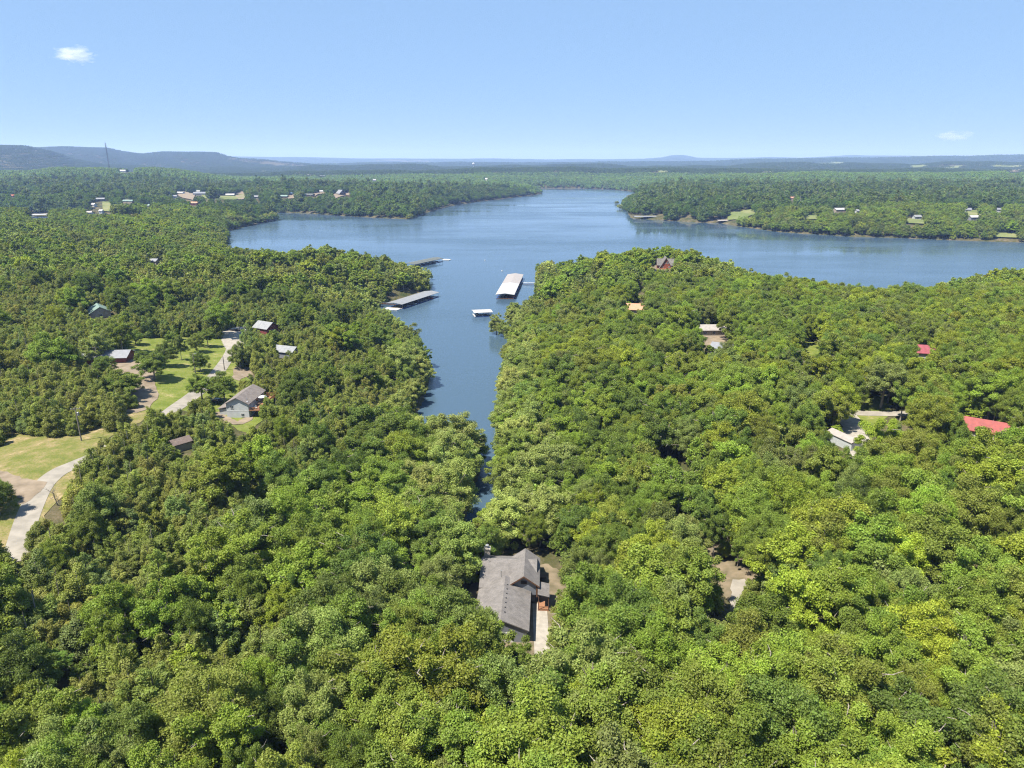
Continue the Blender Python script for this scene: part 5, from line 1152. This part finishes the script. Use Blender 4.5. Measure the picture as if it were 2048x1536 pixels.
SHORE = [(833, 726, 3.6, 12.5, 1), (846, 772, 4.8, 10.5, 0), (828, 806, 4.4, 9.5, 0), (792, 858, 5.6, 13, 0), (757, 900, 5.5, 13, 1), (918, 930, 7.2, 17, 1), (890, 920, 5.0, 12, 2), (945, 930, 5.2, 11, 2), (902, 1042, 6.6, 17, 0), (870, 985, 4.5, 11, 2), (848, 960, 5, 11, 2), (800, 940, 5.5, 12, 2),
         (993, 668, 4.4, 11.5, 0), (1008, 672, 4.0, 9, 2), (1079, 565, 3.4, 9, 0), (1085, 576, 3.6, 9, 1), (1022, 800, 6.2, 14, 0), (1014, 838, 5.2, 12, 1), (1028, 745, 5.2, 12, 0), (1012, 790, 4.6, 11, 0), (1014, 880, 5.6, 11, 1), (1020, 930, 5.6, 12, 2), (1034, 715, 4.4, 11, 0), (1012, 985, 5.5, 11, 2),
         (857, 560, 3.4, 9, 0), (850, 578, 3.6, 9, 1), (776, 652, 4.4, 10, 0), (800, 672, 4.0, 9.5, 0), (812, 700, 4.2, 10, 1), (745, 628, 4.0, 9, 0), (752, 614, 3.6, 6.5, 1), (955, 1078, 2.2, 6.5, 0), (860, 1060, 5.5, 12, 2), (835, 1010, 5.5, 12, 2), (560, 1090, 5.0, 12.5, 0), (1040, 660, 4.5, 10, 0),
         (1052, 690, 5, 12, 0), (1240, 418, 7, 10, 0), (1247, 410, 7, 11, 1), (1233, 408, 5, 7, 1), (820, 438, 6, 8, 0), (548, 440, 8, 13, 0), (535, 443, 8, 13, 0), (520, 446, 8, 12, 1), (500, 450, 8, 12, 1), (1490, 452, 9, 14, 1), (1480, 450, 8, 12, 1)]
rgm = np.random.default_rng(3)
for kind_ in ('oak', 'cedar', 'shore'):
    rows = [(u, v, R, H, c) for u, v, R, H, k, c in MAN if k == kind_] + (SHORE if kind_ == 'shore' else [])
    pts = []
    for u, v, R, H, c in rows:
        p = hit(u, v) if (u, v, R, H, c) not in SHORE else None
        if p is None:
            p = hit(u, v)
            if p[2] < .2: w_ = unproj(u, v, 0.0); p = np.array([w_[0], w_[1], -0.3])
        pts.append(p)
    P_ = np.array(pts); rr = np.array(rows)
    push(kind_, P_[:, 0], P_[:, 1], P_[:, 2], rr[:, 2], rr[:, 3], rr[:, 4].astype(int), rgm, np.where(P_[:, 1] > 900, 1, 0)[0] if False else 0, amp=.06)
n_manual = sum(len(a) for a in T['x'])

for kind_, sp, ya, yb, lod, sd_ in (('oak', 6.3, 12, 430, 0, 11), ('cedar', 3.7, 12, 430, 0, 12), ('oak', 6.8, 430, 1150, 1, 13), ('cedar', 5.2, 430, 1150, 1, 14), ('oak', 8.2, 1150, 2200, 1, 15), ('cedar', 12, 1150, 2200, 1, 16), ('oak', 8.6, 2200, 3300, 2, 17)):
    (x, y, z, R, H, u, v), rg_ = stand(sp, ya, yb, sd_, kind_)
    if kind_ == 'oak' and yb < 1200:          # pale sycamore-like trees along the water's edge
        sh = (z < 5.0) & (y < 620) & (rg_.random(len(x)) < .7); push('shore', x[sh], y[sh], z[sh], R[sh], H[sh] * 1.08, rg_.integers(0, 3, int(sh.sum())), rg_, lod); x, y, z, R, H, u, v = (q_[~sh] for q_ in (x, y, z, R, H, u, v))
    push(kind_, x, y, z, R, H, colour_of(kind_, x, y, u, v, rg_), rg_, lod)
    if kind_ == 'oak' and lod < 2 and yb < 1200:            # understorey and wood edge: small trees and bushes that fit under the open views
        x, y, rg_ = grid_pts(sp * .62, ya, yb, .86, sd_ + 50); z = height(x, y); m_ = (z > .35); x, y, z = x[m_], y[m_], z[m_]
        tall = rg_.random(len(x)) < .45; R = np.where(tall, rg_.uniform(2.4, 3.6, len(x)), rg_.uniform(1.6, 2.8, len(x))); H = np.where(tall, R * rg_.uniform(2.6, 3.4, len(x)), R * rg_.uniform(1.5, 2.4, len(x))); ok = allowed(x, y, z, R, H, thr=.01, cb=.1) & (rg_.random(len(x)) < np.where(x > 40, .27, .52) * (1 - cedar_frac(*project(x, y, z + 4)[:2], x, y)) ** 1.5)
        x, y, z, R, H = (q_[ok] for q_ in (x, y, z, R, H)); u, v, _ = project(x, y, z)
        push('oak', x, y, z, R, H, colour_of('oak', x, y, u, v, rg_), rg_, 1)
# far forest patches
for sp, ya, yb, sc_, sd_ in ((54, 3250, 9000, 1.0, 31), (150, 9000, 27000, 2.9, 32)):
    x, y, rg_ = grid_pts(sp, ya, yb, .84, sd_, .3); z = height(x, y); u, v, dep = project(x, y, z + 8)
    iu = (u / 2).astype(int); iv = (v / 2).astype(int); ok = ~((iu >= 0) & (iu < MW) & (iv >= 0) & (iv < MH) & GROUNDM[np.clip(iv, 0, MH - 1), np.clip(iu, 0, MW - 1)])
    ok &= (np.sin(x / 900 + 1) * np.sin(y / 1300 + x / 2100) < .72) | (y < 5000) | (rg_.random(len(x)) < .2)
    x, y, z = x[ok], y[ok], z[ok]; n_ = len(x); col = rg_.integers(0, 6, n_)
    base = np.array([c for _, c in OAKC])[col] * .5 + np.array([.15, .20, .04]) * .5; base = base * np.array([.29, .37, .43])  # self-shade and distance haze painted into the patch colour, darker and bluer
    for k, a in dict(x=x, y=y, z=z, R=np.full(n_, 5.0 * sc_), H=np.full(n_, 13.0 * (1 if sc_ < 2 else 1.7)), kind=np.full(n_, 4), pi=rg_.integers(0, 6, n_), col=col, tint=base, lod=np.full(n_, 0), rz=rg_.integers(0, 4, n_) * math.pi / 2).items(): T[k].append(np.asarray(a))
for k in T: T[k] = np.concatenate(T[k])
NT = len(T['x']); print('trees', NT, 'manual', n_manual)
# Level of detail by true distance for the single ones
T['lod'][:n_manual] = np.where(T['y'][:n_manual] > 700, 1, 0)
tint = T['tint']

# ---------------------------------------------------------------- which trees show largest: those are built one by one
uu, vv, dd = project(T['x'], T['y'], T['z'] + T['H'] * .62)
idm = np.full((384, 512), -1, int)
cand = np.where((dd < 330) & (uu > -80) & (uu < 2130) & (vv > 300) & (vv < 1640) & (T['kind'] < 3))[0]
for i in cand[np.argsort(-dd[cand])]:
    rx = T['R'][i] * .85 * FPX / dd[i] / 4; ry = (T['H'][i] * .36 * .85 + T['R'][i] * .5) * FPX / dd[i] / 4; cx, cy = uu[i] / 4, vv[i] / 4
    a0_, a1_, b0_, b1_ = max(0, int(cx - rx)), min(511, int(cx + rx) + 1), max(0, int(cy - ry)), min(383, int(cy + ry) + 1)
    if a1_ <= a0_ or b1_ <= b0_: continue
    gx_, gy_ = np.meshgrid(np.arange(a0_, a1_), np.arange(b0_, b1_)); m_ = ((gx_ - cx) / rx) ** 2 + ((gy_ - cy) / ry) ** 2 < 1
    idm[b0_:b1_, a0_:a1_][m_] = i
cnt = np.bincount(idm[idm >= 0], minlength=NT)
single = np.zeros(NT, bool); single[:n_manual] = True
for kk, lim in ((0, 300), (1, 300), (2, 200)):
    have = int((single & (T['kind'] == kk)).sum()); c = np.where((T['kind'] == kk) & ~single & (cnt > 14))[0]; c = c[np.argsort(-cnt[c])][:lim - have - 2]; single[c] = True
SIDX = np.where(single)[0]; print('single', len(SIDX), [(k, int((T['kind'][SIDX] == k).sum())) for k in range(3)])

ORD = ['first', 'second', 'third', 'fourth', 'fifth', 'sixth', 'seventh', 'eighth', 'ninth', 'tenth', 'eleventh', 'twelfth']
REG = [  # (polygon in the photo, words)
    ([(0, 1400), (350, 1400), (350, 1700), (-200, 1700), (-200, 1400)], 'in the bottom left corner'), ([(350, 1400), (700, 1400), (700, 1700), (350, 1700)], 'along the bottom edge left of centre'), ([(700, 1400), (1000, 1400), (1000, 1700), (700, 1700)], 'along the bottom edge below the shingled house'),
    ([(1000, 1400), (1350, 1400), (1350, 1700), (1000, 1700)], 'along the bottom edge right of centre'), ([(1350, 1400), (1700, 1400), (1700, 1700), (1350, 1700)], 'on the right part of the bottom edge'), ([(1700, 1400), (2300, 1400), (2300, 1700), (1700, 1700)], 'in the bottom right corner'),
    ([(-200, 1250), (350, 1250), (350, 1400), (-200, 1400)], 'by the lower left edge'), ([(350, 1250), (700, 1250), (700, 1400), (350, 1400)], 'in the wood lower left of the shingled house'), ([(700, 1220), (960, 1220), (960, 1400), (700, 1400)], 'just lower left of the shingled house'), ([(960, 1220), (1130, 1220), (1130, 1400), (960, 1400)], 'directly in front of the shingled house'),
    ([(1130, 1240), (1450, 1240), (1450, 1400), (1130, 1400)], 'lower right of the shingled house'), ([(1450, 1240), (1750, 1240), (1750, 1400), (1450, 1400)], 'below the dirt clearing'), ([(1750, 1240), (2300, 1240), (2300, 1400), (1750, 1400)], 'by the lower right edge'),
    ([(-200, 1090), (200, 1090), (200, 1250), (-200, 1250)], 'below the left road'), ([(200, 1090), (450, 1090), (450, 1250), (200, 1250)], 'in the cedar slope right of the left road'), ([(450, 1090), (700, 1090), (700, 1250), (450, 1250)], 'midway between left road and shingled house'), ([(700, 1090), (960, 1090), (960, 1220), (700, 1220)], 'beside the west wall of the shingled house'),
    ([(1080, 1090), (1250, 1090), (1250, 1240), (1080, 1240)], 'just right of the shingled house porch'), ([(1250, 1090), (1450, 1090), (1450, 1240), (1250, 1240)], 'between shingled house and dirt clearing'), ([(1450, 1090), (1700, 1090), (1700, 1240), (1450, 1240)], 'round the dirt clearing'), ([(1700, 1090), (2300, 1090), (2300, 1240), (1700, 1240)], 'right of the dirt clearing'),
    ([(-200, 960), (250, 960), (250, 1090), (-200, 1090)], 'beside the left road'), ([(250, 960), (480, 960), (480, 1090), (250, 1090)], 'on the cedar slope below the small brown shed'), ([(480, 960), (760, 960), (760, 1090), (480, 1090)], 'on the slope left of the cove head'), ([(760, 960), (1000, 960), (1000, 1090), (760, 1090)], 'at the head of the cove'),
    ([(1000, 940), (1220, 940), (1220, 1090), (1000, 1090)], 'behind the shingled house right of the cove'), ([(1220, 940), (1450, 940), (1450, 1090), (1220, 1090)], 'near the brown shingled roof'), ([(1450, 940), (1700, 940), (1700, 1090), (1450, 1090)], 'above the dirt clearing'), ([(1700, 940), (2300, 940), (2300, 1090), (1700, 1090)], 'below the red roofed house'),
    ([(-200, 860), (250, 860), (250, 960), (-200, 960)], 'at the dry field'), ([(250, 830), (480, 830), (480, 960), (250, 960)], 'round the small brown shed'), ([(480, 810), (720, 810), (720, 960), (480, 960)], 'on the slope below the white cottage'), ([(720, 700), (875, 700), (875, 960), (720, 960)], 'on the west bank of the narrow cove'),
    ([(875, 760), (990, 760), (990, 960), (875, 960)], 'in the flooded part of the cove'), ([(990, 690), (1150, 690), (1150, 940), (990, 940)], 'on the east bank of the narrow cove'), ([(1150, 700), (1650, 700), (1650, 940), (1150, 940)], 'in the oak wood left of the white shed'), ([(1650, 700), (2300, 700), (2300, 940), (1650, 940)], 'near the white shed and red roof'),
    ([(-200, 700), (250, 700), (250, 870), (-200, 870)], 'left of the dirt drive'), ([(250, 640), (470, 640), (470, 830), (250, 830)], 'on the mown grass slope'), ([(470, 600), (720, 600), (720, 830), (470, 830)], 'behind the white cottage'), ([(-300, 200), (720, 200), (720, 700), (-300, 700)], 'in the far left woods'),
    ([(720, 500), (875, 500), (875, 720), (720, 720)], 'near the silver roofed dock'), ([(900, 500), (1150, 500), (1150, 700), (900, 700)], 'near the small white dock'), ([(1150, 380), (1300, 380), (1300, 440), (1150, 440)], 'at the flooded point across the lake'), ([(-400, -100), (2600, -100), (2600, 1900), (-400, 1900)], 'in the woods across the lake')]
def ordn(i): return ORD[i] if i < len(ORD) else f'{i + 1}th'
keys = {}; reg_of = {}
for i in SIDX:
    u0_, v0_ = uu[i], vv[i]; reg = next((w for pl, w in REG if inside(np.array([u0_]), np.array([v0_]), pl)[0]), 'in the oak wood')
    k = T['kind'][i]; kn = ('oak', 'cedar', 'tree')[k]; cn = (OAKC, CEDC, SHC)[k][T['col'][i]][0]
    R = T['R'][i]; sz = ('small', 'medium', 'broad')[int(R > (4.0, 2.2, 4.2)[k]) + int(R > (5.2, 2.8, 5.6)[k])]
    if reg == 'in the woods across the lake' : pass
    keys.setdefault((sz, cn, kn, reg), []).append(i)
LAB = {}
for (sz, cn, kn, reg), lst in keys.items():
    lst.sort(key=lambda i: uu[i])
    for j, i in enumerate(lst): LAB[i] = f'{sz} {cn} {kn} {reg}' if len(lst) == 1 else f'{sz} {cn} {kn} {reg}, {ordn(j)} from left'
GRP = ['oaks of the wooded hills', 'cedars of the wooded hills', 'pale trees along the cove shore']; NAM = ['oak_tree', 'cedar_tree', 'shore_tree']
REFS = [(5.0, 13.0), (2.1, 8.5), (5.0, 13.0)]; KN = ['oak', 'cedar', 'shore', 'bare', 'patch']
for i in SIDX:
    k = int(T['kind'][i]); pi = int(T['pi'][i]); R0, H0 = REFS[k]
    t = bpy.data.objects.new(NAM[k], None); COL.objects.link(t); t.empty_display_size = 1
    t.location = (T['x'][i], T['y'][i], T['z'][i]); t.rotation_euler = (0, 0, T['rz'][i]); s = T['R'][i] / R0; t.scale = (s, s, T['H'][i] / H0)
    tag(t, LAB[i], ('oak tree', 'cedar tree', 'shore tree')[k], GRP[k])
    c = bpy.data.objects.new('crown', proto[(KN[k], pi, 'crown')]); COL.objects.link(c); c.parent = t; c['tint'] = [float(q_) for q_ in tint[i]]
    tr = bpy.data.objects.new('trunk', proto[(KN[k], pi, 'trunk')]); COL.objects.link(tr); tr.parent = t

# leafless trees
for n_, (u, v, H, pi, lb) in enumerate([(1238, 716, 13, 0, 'leafless grey tree among the oaks above the east bank of the cove'), (1106, 880, 13, 1, 'leafless pale tree on the slope right of the narrow cove'), (812, 975, 13, 2, 'leafless grey tree standing in the flooded cove head'), (1680, 1180, 11, 0, 'leafless brown tree right of the dirt clearing'),
        (118, 1010, 8, 1, 'bleached dead tree beside the left road'), (905, 1480, 11, 2, 'bare grey branches between oaks below the shingled house'), (630, 1540, 9, 0, 'bare grey tree at the bottom edge left of centre'), (1315, 1030, 10, 1, 'leafless tree near the brown shingled roof'), (1755, 905, 8, 2, 'bare bushy tree beside the white shed drive'),
        (838, 870, 6, 1, 'small drowned bare tree in the water of the narrow cove'), (620, 700, 8, 2, 'bare pale tree on the slope above the west bank'), (1430, 1250, 5, 0, 'low bare shrub by the grey driveway piece'), (1640, 1440, 9, 1, 'bare twiggy tree in the oaks below the dirt clearing')]):
    p = hit(u, v); 
    if p[2] < .3: w_ = unproj(u, v, 0); p = np.array([w_[0], w_[1], -.4])
    t = bpy.data.objects.new('bare_tree', None); COL.objects.link(t); t.location = p; s = H / 11.0; t.scale = (s, s, s); t.rotation_euler = (0, 0, n_ * 1.3)
    tag(t, lb, 'bare tree', 'leafless trees'); b_ = bpy.data.objects.new('branches', proto[('bare', pi, 'trunk')]); COL.objects.link(b_); b_.parent = t

# ---------------------------------------------------------------- the rest of the woods: one object for each kind of wood
def wood(name, sel, label):
    order = sorted({(int(k), int(p), int(l_)) for k, p, l_ in zip(T['kind'][sel], T['pi'][sel], T['lod'][sel])})
    pc = bpy.data.collections.new(name + '_models'); num = {}
    for j, (k, p, l_) in enumerate(order):
        o = bpy.data.objects.new(f'{name}_model_{j:03d}', proto[(KN[k], p, l_)]); pc.objects.link(o); num[(k, p, l_)] = j
    me = bpy.data.meshes.new(name); n_ = int(sel.sum()); me.vertices.add(n_)
    me.vertices.foreach_set('co', np.stack([T['x'][sel], T['y'][sel], T['z'][sel]], 1).astype(np.float32).ravel())
    a = me.attributes.new('pi', 'INT', 'POINT'); a.data.foreach_set('value', np.array([num[(int(k), int(p), int(l_))] for k, p, l_ in zip(T['kind'][sel], T['pi'][sel], T['lod'][sel])], np.int32))
    R0 = np.array([5.0, 2.1, 5.0, 5, 5.0])[T['kind'][sel]]; H0 = np.array([13.0, 8.5, 13.0, 11, 13.0])[T['kind'][sel]]; sx = T['R'][sel] / R0
    a = me.attributes.new('sc', 'FLOAT_VECTOR', 'POINT'); a.data.foreach_set('vector', np.stack([sx, sx, T['H'][sel] / H0], 1).astype(np.float32).ravel())
    a = me.attributes.new('rot', 'FLOAT_VECTOR', 'POINT'); a.data.foreach_set('vector', np.stack([np.zeros(n_), np.zeros(n_), T['rz'][sel]], 1).astype(np.float32).ravel())
    a = me.attributes.new('tint', 'FLOAT_VECTOR', 'POINT'); a.data.foreach_set('vector', tint[sel].astype(np.float32).ravel())
    me.update(); ob = bpy.data.objects.new(name, me); COL.objects.link(ob)
    ng = bpy.data.node_groups.new(name, 'GeometryNodeTree'); ng.interface.new_socket('Geometry', in_out='INPUT', socket_type='NodeSocketGeometry'); ng.interface.new_socket('Geometry', in_out='OUTPUT', socket_type='NodeSocketGeometry')
    n = ng.nodes; l = ng.links; gi = n.new('NodeGroupInput'); go = n.new('NodeGroupOutput'); ip = n.new('GeometryNodeInstanceOnPoints'); ci = n.new('GeometryNodeCollectionInfo')
    ci.inputs['Collection'].default_value = pc; ci.inputs['Separate Children'].default_value = True; ci.inputs['Reset Children'].default_value = True; ip.inputs['Pick Instance'].default_value = True
    def na(nm, tp):
        q_ = n.new('GeometryNodeInputNamedAttribute'); q_.data_type = tp; q_.inputs['Name'].default_value = nm; return [s for s in q_.outputs if s.enabled and s.name == 'Attribute'][0]
    l.new(gi.outputs[0], ip.inputs['Points']); l.new(ci.outputs[0], ip.inputs['Instance']); l.new(na('pi', 'INT'), ip.inputs['Instance Index']); l.new(na('sc', 'FLOAT_VECTOR'), ip.inputs['Scale'])
    er = n.new('FunctionNodeEulerToRotation'); l.new(na('rot', 'FLOAT_VECTOR'), er.inputs[0]); l.new(er.outputs[0], ip.inputs['Rotation']); l.new(ip.outputs[0], go.inputs[0])
    md = ob.modifiers.new('wood', 'NODES'); md.node_group = ng
    tag(ob, label, kind='stuff'); return ob
rest = ~single
wood('oak_woods', rest & ((T['kind'] == 0) | (T['kind'] == 2)) & (T['lod'] < 2), 'dense green oak woods covering the hills round the cove')
wood('cedar_woods', rest & (T['kind'] == 1) & (T['lod'] < 2), 'olive brown cedar woods on the left slopes')
wood('far_woods', rest & ((T['lod'] == 2) | (T['kind'] == 4)), 'hazy blue green woods across the lake and out to the horizon')

# ---------------------------------------------------------------- clouds, high above and beyond the haze
def cloud(u, v, dist, rx, ry, rz_, seed, label, dens):
    d = ray(u, v); d = d / np.linalg.norm(d); c = np.array([0, 0, CAM_Z]) + d * dist; rg = np.random.default_rng(seed)
    mb = MB(); import bmesh as _b
    b_ = _b.new(); _b.ops.create_icosphere(b_, subdivisions=3, radius=1)
    for q_ in b_.verts: q_.co = Vector((q_.co.x * rx, q_.co.y * ry, q_.co.z * rz_))
    me = bpy.data.meshes.new('cloud'); b_.to_mesh(me); b_.free(); o = bpy.data.objects.new('cloud', me); COL.objects.link(o); o.location = c
    m, n, l, bs = new_mat('cloud_vapour'); n.remove(bs); out = n['Material Output']; pv = n.new('ShaderNodeVolumePrincipled'); pv.inputs['Color'].default_value = (1, 1, 1, 1); pv.inputs['Anisotropy'].default_value = .2
    tc = n.new('ShaderNodeTexCoord'); mp = n.new('ShaderNodeMapping'); mp.inputs['Scale'].default_value = (1 / rx, 1 / ry, 1 / rz_); gr = n.new('ShaderNodeVectorMath'); gr.operation = 'LENGTH'
    nz = n.new('ShaderNodeTexNoise'); nz.inputs['Scale'].default_value = 1.7; nz.inputs['Detail'].default_value = 5; nz.inputs['Roughness'].default_value = .6; mp3 = n.new('ShaderNodeMapping'); mp3.inputs['Location'].default_value = (seed, 0, seed * 2)
    l.new(tc.outputs['Object'], mp.inputs['Vector']); l.new(mp.outputs[0], gr.inputs[0]); l.new(mp.outputs[0], mp3.inputs['Vector']); l.new(mp3.outputs[0], nz.inputs['Vector'])
    a = n.new('ShaderNodeMath'); a.operation = 'SUBTRACT'; l.new(nz.outputs['Fac'], a.inputs[0]); b2 = n.new('ShaderNodeMath'); b2.operation = 'MULTIPLY'; b2.inputs[1].default_value = .36; l.new(gr.outputs['Value'], b2.inputs[0]); l.new(b2.outputs[0], a.inputs[1])
    mr = n.new('ShaderNodeMapRange'); mr.inputs['From Min'].default_value = .26; mr.inputs['From Max'].default_value = .36; mr.inputs['To Max'].default_value = dens; l.new(a.outputs[0], mr.inputs['Value']); l.new(mr.outputs[0], pv.inputs['Density']); l.new(pv.outputs[0], out.inputs['Volume'])
    me.materials.append(m); tag(o, label, 'cloud')
cloud(148, 110, 7000, 200, 100, 80, 4, 'small white wispy cloud alone in the upper left sky', .007)
cloud(1908, 272, 13000, 330, 180, 90, 9, 'faint thin white cloud low over the right horizon', .0028)

# ---------------------------------------------------------------- haze
HX, HY0, HY1, HZ0, HZ1 = 31000, -60, 30500, -5.0, 520.0
hb = MB().box(-HX, HX, HY0, HY1, HZ0, HZ1); m, n, l, bs = new_mat('haze_air'); n.remove(bs)
pv = n.new('ShaderNodeVolumePrincipled'); pv.inputs['Color'].default_value = (.36, .53, 1.0, 1); pv.inputs['Density'].default_value = HAZE_D if 'HAZE_D' in globals() else 0.76e-4; pv.inputs['Anisotropy'].default_value = .1; pv.inputs['Absorption Color'].default_value = (.34, .34, .34, 1)
l.new(pv.outputs[0], n['Material Output'].inputs['Volume']); hz_o = hb.build('haze', m); tag(hz_o, 'thin blue summer haze over the lake and hills', kind='stuff')
